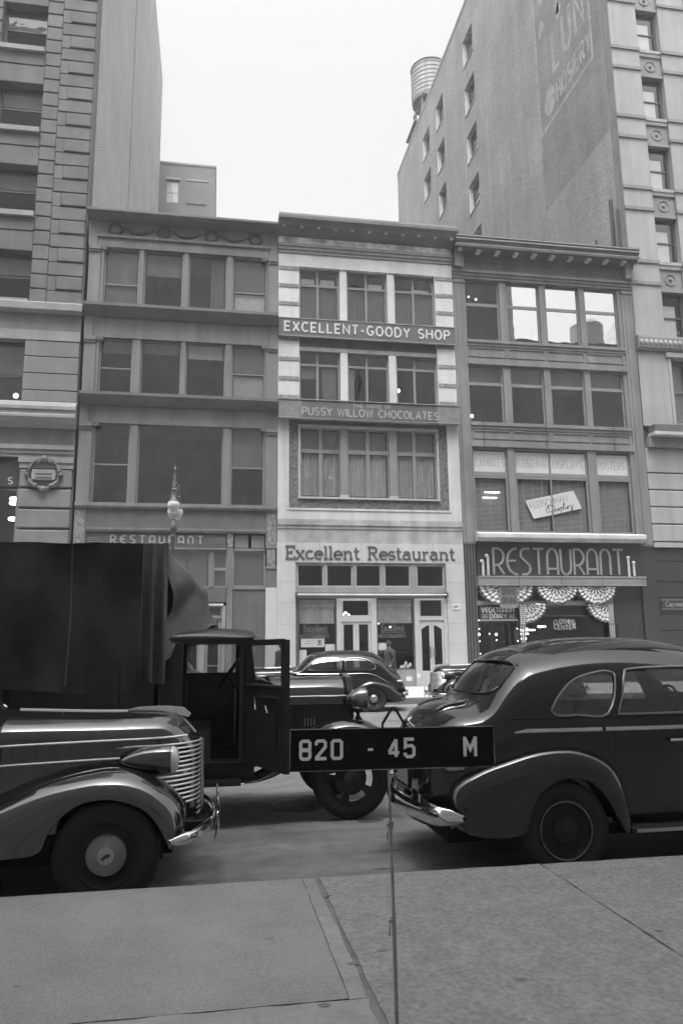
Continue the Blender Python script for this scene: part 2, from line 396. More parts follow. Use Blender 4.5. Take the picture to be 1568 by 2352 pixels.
SLAB['r'] = (.48, [[(.12,0),(.12,.62)],[(0,.62),(.12,.62)],[(.12,.4)]+arc(.34,.4,.22,.22,170,60,6),sf(.12,0,.26)])
SLAB['m'] = (.9, [[(.1,0),(.1,.62)],[(.1,.42)]+arc(.3,.42,.18,.2,160,0,8)+[(.48,0)],[(.48,.42)]+arc(.66,.42,.18,.2,160,0,8)+[(.84,0)]])
SLAB['C'] = SANS['C']; SLAB[' '] = (.4, [])
def ribbon(mb, pts, t, T, d, lift):
    """thick stroke; T(u, v, h) maps letter plane to space, h is the height off the plane"""
    P = [Vector((p[0], p[1])) for p in pts]; P = [p for i, p in enumerate(P) if i == 0 or (p-P[i-1]).length > 1e-6]
    n = len(P); closed = (P[0]-P[-1]).length < 1e-6 and n > 2; LR = []
    for i in range(n):
        a = (P[i]-P[i-1]) if i else ((P[-1]-P[-2]) if closed else P[1]-P[0]); b = (P[i+1]-P[i]) if i < n-1 else ((P[1]-P[0]) if closed else P[-1]-P[-2])
        na = Vector((-a.y, a.x)).normalized(); nb = Vector((-b.y, b.x)).normalized(); m = (na+nb)
        m = m.normalized() if m.length > 1e-6 else na
        k = t/2/max(.45, m.dot(na)); LR.append((P[i]+m*k, P[i]-m*k))
    s = len(mb.v)
    for l, r in LR:
        for h in (d+lift, 0):
            mb.v.append(T(l.x, l.y, h)); mb.v.append(T(r.x, r.y, h))
    for i in range(n-1):
        a = s+4*i; b = a+4
        mb.face(a, a+1, b+1, b); mb.face(a, b, b+2, a+2); mb.face(a+1, a+3, b+3, b+1)
    if not closed: mb.face(s, s+2, s+3, s+1); e = s+4*(n-1); mb.face(e, e+1, e+3, e+2)
def lettering(parent, text, font, T, width, height, thick, m, depth=.03, gap=.2, name='letter'):
    """sets text across width x height from T's origin, each letter its own mesh"""
    tot = sum(font[c][0] for c in text)+gap*(len(text)-1)
    sx = width/tot; x = 0
    for c in text:
        wd, strokes = font[c]
        if strokes:
            mb = MB()
            for i, st in enumerate(strokes):
                ribbon(mb, [((x+p[0])*sx, p[1]*height) for p in st], thick, T, depth, i*.0012)
            mb.build(name, m, parent, fix=False)
        x += wd+gap
def TF(x0, z0, y): return lambda u, v, h: (x0+u, y-h, z0+v)          # letters on a wall that faces the camera (-Y)

# ------------------------------------------------------------------ ground, roadway, kerbs, pavements
KERB, FKERB, FAC, SW = 5.4, 23.3, 30.0, .19     # near kerb, far kerb, facade line (Y), pavement height
def struct(o): o['kind'] = 'structure'; return o
struct(MB().box(-118, 118, -60, 130, -1.0, -.03).build('ground', 'asphalt'))
road = struct(MB().box(-117, 117, KERB-.05, FKERB+.05, -.028, 0).build('road', 'asphalt'))
st_ = MB(); g_ = random.Random(5)                  # oil drips and tar patches along the parking lane and roadway
for k in range(46):
    x = g_.uniform(-1.2, 5.5); y = g_.uniform(5.7, 12.5) if k < 34 else g_.uniform(12, 22); r_ = g_.uniform(.02, .10)*(2.2 if g_.random() < .2 else 1); sx_ = g_.uniform(1, 3.5); n_ = 14; s0 = len(st_.v)
    st_.v += [(x+r_*sx_*math.cos(2*math.pi*i/n_)*g_.uniform(.6, 1.25), y+r_*math.sin(2*math.pi*i/n_)*g_.uniform(.6, 1.25), .0015) for i in range(n_)]; st_.face(*range(s0, s0+n_))
o = st_.build('oil_stains', 'oil_stain', road); o['kind'] = 'stuff'
mh = MB(); mh.lathe([(.001, .012), (.28, .012), (.33, .010), (.335, .001)], (1.02, 8.75, 0), 2, 32)
for i in range(-4, 5):
    for j in range(-4, 5):
        if i*i+j*j < 17: mh.box(1.02+i*.062-.02, 1.02+i*.062+.02, 8.75+j*.062-.02, 8.75+j*.062+.02, .012, .02)
tag(mh.build('manhole_cover', 'iron'), 'round studded iron manhole cover in the roadway beneath the truck', 'manhole cover')
side = struct(MB().box(-117, 117, -.6, KERB-.2, -.02, SW-.025).build('sidewalk', 'joint_dirt'))
xs = [.72-1.59*k for k in range(8, 0, -1)]+[.72, 2.31, 3.9, 5.49, 7.08, 8.67, 10.3]
# large smooth slabs on the left, rougher flags on the right, joints left open, edges worn
def slab(m, x0, x1, y0, y1, top=SW, wob=.006, seed=1):
    g = random.Random(seed); pts = []
    def side_(ax, ay, bx_, by_):
        n = max(3, int(math.hypot(bx_-ax, by_-ay)/.09))
        for i in range(n): t = i/n; pts.append((ax+(bx_-ax)*t+g.uniform(-wob, wob), ay+(by_-ay)*t+g.uniform(-wob, wob)))
    side_(x0, y0, x1, y0); side_(x1, y0, x1, y1); side_(x1, y1, x0, y1); side_(x0, y1, x0, y0)
    return MB().prism(pts, SW-.024, top, 2).build('slab', m, side)
E_ = KERB-.012
slab('concrete_smooth', -9, -3.2, 3.585, E_, SW, .006, 3); slab('concrete_smooth', -3.19, .619, 3.588, E_, SW, .003, 4); slab('concrete_smooth', -9, -3.2, -.6, 3.582, SW, .006, 5); slab('concrete_patch', -3.19, .70, -.6, 3.583, SW-.001, .008, 6)
pm = MB().prism([(.622, 3.585), (.70, 3.585), (.712, 3.9), (.705, 4.2), (.714, 4.45), (.705, 4.64), (.624, 4.645), (.626, 4.3), (.622, 4.1), (.626, 3.85)], SW-.024, SW-.001, 2); pm.build('patch', 'concrete_patch', side)
slab('concrete_smooth', .624, .705, 4.648, E_, SW-.002, .004, 8)
for k, (a, b) in enumerate(zip([.738, 2.318, 3.908, 5.49, 7.09], [2.307, 3.897, 5.482, 7.082, 9.5])):
    slab('concrete_rough', a, b, 1.6, E_, SW-.003*rnd.random(), .006, 20+k); slab('concrete_rough', a, b, -.6, 1.58, SW-.003*rnd.random(), .008, 40+k)
bx('joint_fill', 'joint_dirt', side, .60, .78, -.6, KERB-.03, SW-.0245, SW-.008)
gs = MB(); g_ = random.Random(11)                  # chewing-gum spots, chips and scuffs trodden into the flags
for k in range(60):
    x = g_.uniform(-2.2, 4.6); y = g_.uniform(2.6, 5.25); r_ = g_.uniform(.006, .02)*(1.6 if g_.random() < .15 else 1); st = g_.uniform(1, 2.2); n_ = 9; s0 = len(gs.v)
    gs.v += [(x+r_*st*math.cos(2*math.pi*i/n_)*g_.uniform(.7, 1.2), y+r_*math.sin(2*math.pi*i/n_)*g_.uniform(.7, 1.2), SW+.0012) for i in range(n_)]; gs.face(*range(s0, s0+n_))
o = gs.build('pavement_spots', 'joint_dirt', side); o['kind'] = 'stuff'
kb = struct(MB().box(-117, 117, KERB-.19, KERB-.03, -.02, .05).build('kerb', 'kerb_stone'))
for k in range(-6, 8):
    x = k*1.9+.2
    bx('kerb_stone', 'concrete_rough', kb, x, x+1.892, KERB-.197, KERB-.004, -.01, SW-.0255, chamfer=.012)
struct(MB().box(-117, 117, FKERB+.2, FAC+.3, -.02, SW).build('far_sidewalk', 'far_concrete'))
fk = struct(MB().box(-117, 117, FKERB+.02, FKERB+.19, -.02, SW-.03).build('far_kerb', 'kerb_stone'))
for k in range(-5, 9): bx('kerb_stone', 'kerb_stone', fk, k*2.4, k*2.4+2.39, FKERB, FKERB+.195, -.01, SW+.002, chamfer=.015)

# ------------------------------------------------------------------ facade helpers
def pane(parent, x0, x1, z0, z1, y, m='window_glass', name='pane'):
    q = MB(); q.v = [(x0, y, z0), (x1, y, z0), (x1, y, z1), (x0, y, z1)]; q.face(0, 1, 2, 3); return q.build(name, m, parent)
def window(parent, x0, x1, z0, z1, y, mull=(), rails=(), fr=.07, bar=.05, fm='frame_grey', gm='window_glass', depth=.09, name='window'):
    q = MB()
    q.box(x0, x0+fr, y, y+depth, z0, z1); q.box(x1-fr, x1, y, y+depth, z0, z1)
    q.box(x0+fr, x1-fr, y, y+depth, z0, z0+fr); q.box(x0+fr, x1-fr, y, y+depth, z1-fr, z1)
    xsn = [x0+fr]+[v for m_ in mull for v in (m_-bar/2, m_+bar/2)]+[x1-fr]
    zsn = [z0+fr]+[v for r_ in rails for v in (r_-bar/2, r_+bar/2)]+[z1-fr]
    for m_ in mull: q.box(m_-bar/2, m_+bar/2, y+.006, y+depth-.01, z0+fr, z1-fr)
    for r_ in rails:
        for a, b in zip(xsn[::2], xsn[1::2]): q.box(a, b, y+.012, y+depth-.014, r_-bar/2, r_+bar/2)
    o = q.build(name, fm, parent)
    for a, b in zip(xsn[::2], xsn[1::2]):
        for c, d in zip(zsn[::2], zsn[1::2]): pane(o, a, b, c, d, y+.045, gm)
    return o
def backing(win, x0, x1, z0, z1, y, m, name='blind'):
    return MB().box(x0, x1, y, y+.012, z0, z1).build(name, m, win)
def curtain(win, x0, x1, z0, z1, y, m='curtain_cloth', name='curtain', amp=.03, pitch=.12):
    n = max(8, int((x1-x0)/pitch*4)); P = []
    for i in range(n+1):
        x = x0+(x1-x0)*i/n; d = amp*math.sin(2*math.pi*(x-x0)/pitch)
        P.append([(x, y+d, z1), (x, y+d*.9, (z0+z1)/2), (x, y+d*1.1, z0)])
    return MB().grid(P).build(name, m, win, smooth=True, ang=60)
def slats(win, x0, x1, z0, z1, y, m='slat', step=.055):
    q = MB(); z = z0
    while z < z1:
        q.v += [(x0, y, z), (x1, y, z), (x1, y+.03, z+.035), (x0, y+.03, z+.035)]; k = len(q.v); q.face(k-4, k-3, k-2, k-1); z += step
    for f in (.2, .5, .8): x = x0+(x1-x0)*f; q.box(x-.012, x+.012, y-.008, y-.004, z0, z1)
    o = q.build('blind_slats', m, win); o['kind'] = 'stuff'; return o
def cornice(parent, x0, x1, prof, m, name='cornice', y=FAC, ret=True):
    """moulding: prof = (projection, z) outline from top back to bottom back, extruded along X with square returns"""
    pts = [(y-p, z) for p, z in prof]
    return MB().prism(pts, x0, x1, 0).build(name, m, parent)
def shell(parent, x0, x1, ztop, y1, mroof='roof_tar', mwall='block_brick', floors=()):
    """party walls, back wall, roof, rooms behind the front"""
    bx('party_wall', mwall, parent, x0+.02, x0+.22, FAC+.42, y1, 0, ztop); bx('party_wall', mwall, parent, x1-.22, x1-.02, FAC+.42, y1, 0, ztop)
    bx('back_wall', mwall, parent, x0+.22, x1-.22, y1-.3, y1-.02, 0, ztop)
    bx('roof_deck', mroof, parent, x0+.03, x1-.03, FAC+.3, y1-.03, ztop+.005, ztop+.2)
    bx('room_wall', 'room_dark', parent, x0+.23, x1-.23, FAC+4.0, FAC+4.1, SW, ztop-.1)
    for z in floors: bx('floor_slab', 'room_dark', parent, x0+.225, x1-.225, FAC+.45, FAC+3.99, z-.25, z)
def glow(parent, x, y, z, r=.07, name='lamp_globe'):
    r *= .82
    return MB().ball((x, y, z), r, 10, 6).build(name, 'lamp_glow', parent, smooth=True)

# ------------------------------------------------------------------ left four-storey building (soot-grey iron front)
b1 = thing('iron_front_building', 'dark grey four-storey iron-front building with wreath frieze, left of the white brick front', 'building', (-1.43, FAC, 0))
X0, X1 = -5.34, 2.47
shell(b1, X0, X1, 19.3, 56, floors=(7.1, 11.4, 15.1))
for (za, zb, pl, pr) in [(7.42, 10.38, (-5.34, -4.85), (2.01, 2.47)), (11.86, 14.0, (-5.32, -4.86), (2.05, 2.47)), (15.62, 17.97, (-5.30, -4.84), (2.07, 2.47))]:
    for (a, b) in (pl, pr):
        bx('pier', 'soot_iron', b1, a, b, FAC, FAC+.4, za, zb)
        cz = zb
        bx('capital', 'soot_iron', b1, a-.0, b+.0, FAC-.05, FAC+.4, cz+.001, cz+.10); bx('capital', 'soot_iron', b1, a, b, FAC-.09, FAC+.4, cz+.101, cz+.26)
# cornices and lintels
def lintel(z0, z1):
    bx('lintel', 'soot_iron', b1, -5.0, 2.13, FAC+.02, FAC+.4, z0, z1)
    for a, b in ((X0, -5.0), (2.13, X1)): bx('lintel_end', 'soot_iron', b1, a, b, FAC-.03, FAC+.4, z0-.0, z1)
    for a, b in ((-4.86, -4.6), (1.8, 2.06)): bx('bracket', 'soot_iron_dark', b1, a, b, FAC+.0, FAC+.019, z0-.14, z0+.02)
lintel(18.25, 18.66); lintel(14.27, 15.12); lintel(10.66, 11.38)
cornice(b1, X0, X1, [(0, 11.86), (.42, 11.82), (.42, 11.70), (.34, 11.62), (.22, 11.50), (.10, 11.42), (.06, 11.39), (0, 11.38)], 'soot_iron_dark')
cornice(b1, X0, X1, [(0, 15.62), (.42, 15.58), (.42, 15.46), (.34, 15.38), (.22, 15.26), (.10, 15.16), (.06, 15.13), (0, 15.12)], 'soot_iron_dark')
MB().prism([(1.42, 19.76), (2.45, 19.76), (2.45, 20.42)], FAC+.9, FAC+1.3, 1).build('roof_upstand', 'soot_iron_dark', b1)
bx('frieze', 'soot_iron', b1, X0, X1, FAC+.03, FAC+.4, 18.78, 19.45)
bx('frieze_moulding', 'soot_iron', b1, -5.0, 2.2, FAC-.06, FAC+.4, 18.66, 18.775)
for a, b in ((X0, -5.003), (2.203, X1)): bx('frieze_block', 'soot_iron', b1, a, b, FAC-.03, FAC+.4, 18.661, 19.449)
cornice(b1, X0-.06, X1-.01, [(0, 19.74), (.46, 19.70), (.52, 19.66), (.52, 19.57), (.42, 19.53), (.36, 19.48), (.22, 19.44), (.10, 19.40), (.03, 19.37), (-.02, 19.37)], 'soot_iron_dark')
bx('parapet', 'soot_iron_dark', b1, X0+.05, X1-.05, FAC+.01, FAC+.4, 19.742, 19.82)
for xw in (-4.30, -2.34, -.36, 1.51):           # laurel wreaths and swags on the frieze
    z0w = 19.05
    MB().tube([(xw+.25*math.cos(a*math.pi/12), FAC-.0, z0w+.22*math.sin(a*math.pi/12)) for a in range(24)], .06, 6, closed=True).build('wreath', 'wreath_iron', b1, smooth=True)
for xa in (-4.30, -2.34, -.36):
    MB().tube([(xa+.34+1.24*t, FAC+.0, 19.13-.22*math.sin(math.pi*t)) for t in [i/12 for i in range(13)]], [.03+.035*math.sin(math.pi*i/12) for i in range(13)], 6).build('swag', 'wreath_iron', b1, smooth=True)
# windows, upper floors
def bays(op, z0, z1, rails, head):
    pw = []
    for i, (a, b) in enumerate(op): pw.append(window(b1, a-.06, b+.06, z0, z1, FAC+.2, rails=((rails,) if i in (0, len(op)-1) else ()), fr=.06, gm='window_glass'))
    edges = [-4.86]+[v for a, b in op for v in (a-.063, b+.063)]+[2.06]
    for a, b in zip(edges[::2], edges[1::2]):
        if b-a > .02: bx('mullion', 'soot_iron', b1, a, b, FAC+.06, FAC+.34, z0, z1)
    return pw
w4 = bays([(-4.64, -3.35), (-3.04, -1.56), (-1.22, .26), (.62, 1.95)], 15.63, 18.24, 16.67, 18.24)
backing(w4[0], -4.6, -3.4, 15.9, 18.1, FAC+.30, 'blind_cloth', 'window_shade'); backing(w4[3], .66, 1.92, 15.7, 16.62, FAC+.30, 'paper_white', 'paper_sheet')
backing(w4[3], .66, 1.92, 16.75, 18.1, FAC+.31, 'blind_cloth', 'window_shade')
w3 = bays([(-4.67, -3.48), (-3.05, -1.54), (-1.25, .26), (.63, 1.90)], 11.87, 14.26, 13.02, 14.26)
backing(w3[2], -1.2, .2, 13.62, 14.2, FAC+.30, 'shade_light', 'window_shade'); backing(w3[3], .66, 1.88, 11.95, 12.95, FAC+.30, 'shade_light', 'window_shade')
backing(w3[3], .66, 1.88, 13.1, 14.2, FAC+.31, 'blind_cloth', 'window_shade')
backing(w3[1], -3.0, -1.6, 13.75, 14.2, FAC+.31, 'blind_cloth', 'window_shade'); backing(w3[0], -4.6, -3.5, 13.7, 14.2, FAC+.32, 'blind_cloth', 'window_shade'); backing(w4[1], -3.0, -1.6, 17.2, 18.15, FAC+.31, 'blind_cloth', 'window_shade'); curtain(w4[2], -.35, .2, 15.7, 18.1, FAC+.4, 'blind_cloth', amp=.02)
glow(b1, 0.02, FAC+.9, 12.12, .07)
w2 = bays([(-4.73, -3.45), (-3.03, .23), (.65, 1.89)], 7.42, 10.65, 9.01, 10.65)
backing(w2[2], .68, 1.86, 9.05, 10.6, FAC+.30, 'blind_cloth', 'window_shade')
# base course and shop front
cornice(b1, X0, X1, [(0, 7.42), (.14, 7.41), (.14, 7.28), (.06, 7.22), (0, 7.2)], 'soot_iron', 'sill_course')
bx('spandrel', 'soot_panel', b1, -4.89, 2.02, FAC+.02, FAC+.4, 6.46, 7.2)
cornice(b1, -4.89, 2.02, [(-.02, 6.455), (.10, 6.44), (.10, 6.36), (.04, 6.28), (-.02, 6.27)], 'soot_iron', 'fascia_moulding')
for a, b in ((X0, -4.893), (2.025, X1)):
    bx('ornate_pilaster', 'ornament_iron', b1, a+.05, b-.05, FAC-.03, FAC+.4, 5.82, 7.19); bx('pilaster_edge', 'soot_iron', b1, a, b, FAC, FAC+.4, 5.8, 7.2) 
    bx('pilaster_band', 'soot_iron', b1, a, b, FAC-.05, FAC+.4, 5.70, 5.80); bx('ornate_pilaster', 'ornament_iron', b1, a+.05, b-.05, FAC-.03, FAC+.4, 4.98, 5.69)
    bx('pilaster_band', 'soot_iron', b1, a, b, FAC-.04, FAC+.4, 4.88, 4.97); bx('pilaster_foot', 'soot_panel', b1, a, b, FAC, FAC+.4, 4.14, 4.87)
bx('pilaster_base', 'shop_panel', b1, 2.03, X1, FAC-.02, FAC+.4, SW, 4.13); bx('pilaster_base', 'soot_panel', b1, X0, -4.9, FAC-.0, FAC+.4, SW, 4.13)
bx('fascia_back', 'shop_board', b1, -4.89, .50, FAC+.08, FAC+.4, 5.70, 6.265)
bx('fascia_moulding', 'soot_iron', b1, -4.89, .50, FAC-.02, FAC+.4, 5.62, 5.70)
bx('ornate_block', 'ornament_iron', b1, .51, .74, FAC-.02, FAC+.4, 5.72, 6.26); bx('post', 'soot_iron', b1, .51, .74, FAC+.0, FAC+.4, SW, 5.715)
for a, b in ((.80, 1.34), (1.46, 1.98)): bx('transom_panel', 'screen_board', b1, a, b, FAC+.10, FAC+.4, 5.72, 6.22)
bx('transom_bar', 'soot_iron', b1, .745, 2.02, FAC+.05, FAC+.4, 5.58, 5.69); bx('transom_bar', 'soot_iron', b1, .745, 2.02, FAC+.04, FAC+.4, 4.06, 4.15)
wp = window(b1, .745, 2.02, 4.155, 5.575, FAC+.1, fr=.06); backing(wp, .82, 1.96, 4.22, 5.52, FAC+.2, 'screen_board', 'lattice_panel')
bx('shutter_panel', 'shop_board', b1, .745, 2.02, FAC+.08, FAC+.4, SW, 4.055)
ws = window(b1, -4.89, -.16, 4.14, 5.615, FAC+.1, fr=.05, mull=(-2.5,)); backing(ws, -4.8, -.24, 4.2, 5.56, FAC+.17, 'screen_board', 'lattice_panel')
bx('post', 'soot_iron', b1, -.155, -.03, FAC+.04, FAC+.4, 4.14, 5.615)
wt = window(b1, -.025, .505, 4.14, 5.615, FAC+.1, rails=(4.86,), fr=.05, bar=.12); backing(wt, .02, .46, 4.2, 5.5, FAC+.2, 'screen_board', 'lattice_panel')
bx('shop_panel', 'shop_board', b1, -4.89, .50, FAC+.06, FAC+.4, 3.56, 4.135)
bx('door_head', 'ledge_light', b1, -4.6, .40, FAC-.03, FAC+.4, 3.42, 3.50)
for a, b in ((.34, .49), (-.52, -.30), (-2.3, -2.1), (-4.88, -4.62)): bx('door_post', 'moulding_grey', b1, a, b, FAC+.02, FAC+.4, SW, 3.41)
for a, b in ((-.29, .33),): 
    d = window(b1, a, b, SW+.02, 2.95, FAC+.2, fr=.11, fm='moulding_grey', gm='shop_glass', name='door'); bx('push_bar', 'chrome_dull', d, a+.1, b-.1, FAC+.15, FAC+.17, 1.1, 1.15)
    window(b1, a, b, 3.04, 3.41, FAC+.2, fr=.05, fm='moulding_grey', name='transom_window'); bx('transom_bar', 'moulding_grey', b1, a, b, FAC+.12, FAC+.4, 2.953, 3.037)
window(b1, -2.09, -.53, .7, 3.41, FAC+.2, fr=.06, fm='moulding_grey', gm='shop_glass'); window(b1, -4.61, -2.31, .7, 3.41, FAC+.2, fr=.06, fm='moulding_grey', gm='shop_glass')
bx('stall_riser', 'shop_board', b1, -4.61, -.53, FAC+.1, FAC+.4, SW, .69)
for x, z in ((-.82, 2.35), (-.58, 2.3), (-1.3, 2.4)): glow(b1, x, FAC+1.6, z, .05)
s1 = thing('fascia_sign', 'grey RESTAURANT fascia in spaced deco capitals behind the lamp post', 'sign', (-2.2, FAC, 5.7))
bx('board', 'shop_board', s1, -4.86, .46, FAC+.03, FAC+.075, 5.72, 6.24)
lettering(s1, 'RESTAURANT', DECO, TF(-3.95, 5.85, FAC+.029), 3.5, .29, .06, 'letter_grey', .03, gap=.62)
for k in range(3):
    bx('speed_line', 'letter_deco', s1, -.1+.06*k, .42, FAC+.012, FAC+.029, 5.88+.08*k, 5.905+.08*k); bx('speed_line', 'letter_deco', s1, -4.8, -4.28-.06*k, FAC+.012, FAC+.029, 5.88+.08*k, 5.905+.08*k)

# ------------------------------------------------------------------ middle building (white brick)
b2 = thing('white_brick_building', 'narrow four-storey white brick building with dark bands, between two grey fronts', 'building', (6.35, FAC, 0))
X0, X1 = 2.49, 10.23
shell(b2, X0, X1, 19.4, 56, floors=(7.1, 11.6, 15.2))
PX = [(X0, 3.39), (9.41, X1)]
bx('brick_field', 'white_brick', b2, X0, X1, FAC, FAC+.4, 17.97, 18.55)
for a, b in PX: bx('brick_pier', 'white_brick', b2, a, b, FAC, FAC+.4, 11.205, 17.965)
for a, b in PX:
    for z in (17.77, 16.97, 16.15, 14.55, 13.66, 12.80, 11.98): bx('terracotta_band', 'terracotta_band', b2, a+.03, b-.02, FAC-.025, FAC+.1, z, z+.16)
for i, h in enumerate((18.56, 18.70, 18.84)): bx('moulding', 'moulding_grey', b2, X0, X1, FAC-.05-.05*i, FAC+.4, h, h+.135)
bx('stained_frieze', 'cornice_stained', b2, X0, X1, FAC-.04, FAC+.4, 18.98, 19.42)
cornice(b2, X0-.03, X1+.12, [(0, 20.05), (.72, 20.03), (.76, 19.92), (.76, 19.78), (.62, 19.70), (.58, 19.55), (.34, 19.43), (.2, 19.36), (.04, 19.30), (0, 19.30)], 'cornice_dark')
for k in range(11): bx('modillion', 'moulding_grey', b2, 2.62+k*.74, 2.76+k*.74, FAC-.585, FAC-.50, 19.46, 19.54)
bx('parapet', 'cornice_dark', b2, X0+.02, X1-.02, FAC+.01, FAC+.4, 20.052, 20.12)
def triple(z0, z1, ztr, posts, cols, rec=.22, fm='frame_grey'):
    xs_ = [3.39]+[v for p in posts for v in p]+[9.41]; ws_ = []
    for (a, b), mid in zip(zip(xs_[::2], xs_[1::2]), cols):
        ws_.append(window(b2, a+.003, b-.003, z0, z1, FAC+rec, mull=(mid,), rails=(ztr,), fr=.08, bar=.10, fm=fm))
    return ws_
for (a, b) in ((5.15, 5.46), (7.26, 7.58)):
    bx('brick_mullion', 'white_brick', b2, a, b, FAC+.06, FAC+.4, 15.3, 17.965); bx('brick_mullion', 'white_brick', b2, a, b, FAC+.06, FAC+.4, 11.6, 14.15)
u4 = triple(15.5, 17.96, 17.22, ((5.15, 5.46), (7.26, 7.58)), (4.2, 6.34, 8.46))
for (a, b, z0, z1) in ((3.5, 4.08, 17.32, 17.56), (4.33, 4.95, 17.30, 17.56), (6.46, 7.08, 17.30, 17.5), (8.55, 9.2, 17.28, 17.38)): backing(u4[0], a, b, z0, z1, FAC+.30, 'paper_white', 'paper_sheet')
for q, (a, b) in zip(u4, ((3.47, 5.07), (5.54, 7.18), (7.66, 9.33))): curtain(q, a, b, 15.6, 17.15, FAC+.36, 'blind_cloth', amp=.015)
bx('lintel', 'cornice_dark', b2, 3.39, 9.41, FAC+.10, FAC+.4, 14.33, 15.5)
bx('lintel_moulding', 'moulding_grey', b2, 3.39, 9.41, FAC+.05, FAC+.4, 14.16, 14.33)
u3 = triple(11.6, 14.155, 13.60, ((5.15, 5.46), (7.26, 7.58)), (4.18, 6.32, 8.42))
backing(u3[0], 3.5, 4.1, 13.0, 13.55, FAC+.34, 'blind_cloth', 'window_shade'); curtain(u3[0], 4.4, 5.0, 11.7, 13.5, FAC+.36, 'blind_cloth', amp=.015); curtain(u3[1], 5.56, 5.8, 11.7, 13.5, FAC+.36, 'curtain_cloth', amp=.015); backing(u3[2], 8.5, 9.3, 13.7, 14.05, FAC+.33, 'blind_cloth', 'window_shade')
glow(b2, 7.98, FAC+1.4, 13.05, .11); glow(b2, 8.75, FAC+2.4, 12.5, .04); glow(b2, 5.8, FAC+2.0, 12.0, .03)
# second floor: dark mosaic border round a six-light window in a pale frame
bx('frame_field', 'cream_stone', b2, X0, 2.95, FAC-.02, FAC+.4, 6.9, 11.2); bx('frame_field', 'cream_stone', b2, 9.70, X1, FAC-.02, FAC+.4, 6.9, 11.2); bx('frame_field', 'cream_stone', b2, 2.95, 9.70, FAC-.021, FAC+.4, 6.9, 7.36)
for (a, b, c, d) in ((2.86, 2.95, 7.28, 11.2), (9.70, 9.79, 7.28, 11.2), (2.951, 9.699, 7.28, 7.36)): bx('frame_bead', 'cream_stone', b2, a, b, FAC-.05, FAC+.02, c, d)
for (a, b, c, d) in ((2.955, 3.33, 7.365, 10.9), (9.33, 9.695, 7.365, 10.9), (3.332, 9.328, 7.365, 7.76)): bx('mosaic_border', 'border_tile', b2, a, b, FAC+.06, FAC+.4, c, d)
bx('window_head', 'cornice_dark', b2, 2.955, 9.695, FAC+.02, FAC+.4, 10.905, 11.2)
for (a, b, c, d) in ((3.335, 3.42, 7.765, 10.9), (9.24, 9.325, 7.765, 10.9), (3.422, 9.238, 10.80, 10.9)): bx('inner_frame', 'frame_light', b2, a, b, FAC+.0, FAC+.4, c, d)
bx('window_sill', 'frame_light', b2, 3.422, 9.238, FAC-.03, FAC+.4, 7.765, 7.83)
for a, b in ((5.11, 5.40), (7.19, 7.50)): bx('window_post', 'frame_grey', b2, a, b, FAC+.06, FAC+.4, 7.95, 10.795); bx('post_base', 'frame_light', b2, a-.04, b+.04, FAC+.02, FAC+.4, 7.832, 7.948)
u2 = []
for (a, b, mid) in ((3.425, 5.108, 4.285), (5.402, 7.188, 6.28), (7.502, 9.236, 8.29)):
    q = window(b2, a, b, 7.832, 10.795, FAC+.16, mull=(mid,), rails=(9.81,), fr=.06, bar=.16, gm='shop_glass'); u2.append(q)
    curtain(q, a+.08, b-.08, 7.95, 9.72, FAC+.30, 'curtain_cloth', pitch=.16); backing(q, a+.08, b-.08, 9.9, 10.7, FAC+.31, 'blind_cloth', 'window_shade')
for x, ch in ((3.75, 'P'), (4.63, 'R'), (5.72, 'O'), (6.70, 'N'), (7.77, 'I'), (8.62, 'A')): lettering(u2[0], ch, SANS, TF(x, 8.58, FAC+.202), .17 if ch != 'I' else .02, .24, .035, 'letter_grey', .002)
for (xa, xb) in ((5.0, 4.42), (9.32, 8.5)): MB().tube([(xa, FAC-.02, 10.55), (xb, FAC-.08, 8.2)], .012, 5).build('stay_rod', 'iron', b2)
bx('string_course', 'weathered_stone', b2, X0, X1, FAC-.08, FAC+.4, 6.66, 6.895); bx('string_course', 'weathered_stone', b2, X0, X1, FAC-.04, FAC+.4, 6.52, 6.655)
bx('stone_band', 'weathered_stone', b2, X0, X1, FAC-.01, FAC+.4, 5.94, 6.515)
# shop front in pale tile panels
PN = [(2.47, 4.2), (4.206, 5.9), (5.906, 7.4), (7.406, 8.9), (8.906, X1)]
for a, b in PN: bx('facing_panel', 'shop_panel', b2, a+.003, b-.003, FAC-.05, FAC+.4, 5.14, 5.935)
for a, b in ((2.475, 3.22), (9.45, X1)):
    z = 5.135
    for zn in (4.35, 3.52, 2.68, 1.85, 1.02, SW): bx('facing_panel', 'shop_panel', b2, a, b, FAC-.05, FAC+.4, zn+.006, z); z = zn
tw = [(3.33, 4.32), (4.51, 5.50), (5.70, 6.68), (6.90, 7.91), (8.25, 9.34)]
ed = [3.225]+[v for a, b in tw for v in (a-.05, b+.05)]+[9.445]
for a, b in tw: 
    q = window(b2, a-.047, b+.047, 4.16, 5.08, FAC+.06, fr=.055, fm='frame_light', gm='shop_glass')
for a, b in zip(ed[::2], ed[1::2]): bx('mullion', 'moulding_grey', b2, a, b, FAC+.0, FAC+.3, 4.16, 5.08)
bx('transom_head', 'moulding_grey', b2, 3.225, 9.445, FAC+.0, FAC+.4, 5.082, 5.135); bx('transom_bar', 'moulding_grey', b2, 3.225, 9.445, FAC-.0, FAC+.4, 3.92, 4.157)
MB().tube([(3.2, FAC-.12, 3.84), (9.5, FAC-.12, 3.83)], .045, 8).build('awning_roller', 'ledge_light', b2, smooth=True)
for x in (3.24, 9.44): bx('roller_bracket', 'iron', b2, x-.04, x+.04, FAC-.17, FAC+.0, 3.74, 3.93)
bx('transom_soffit', 'frame_dark', b2, 3.225, 9.445, FAC+.06, FAC+.4, 3.70, 3.917)
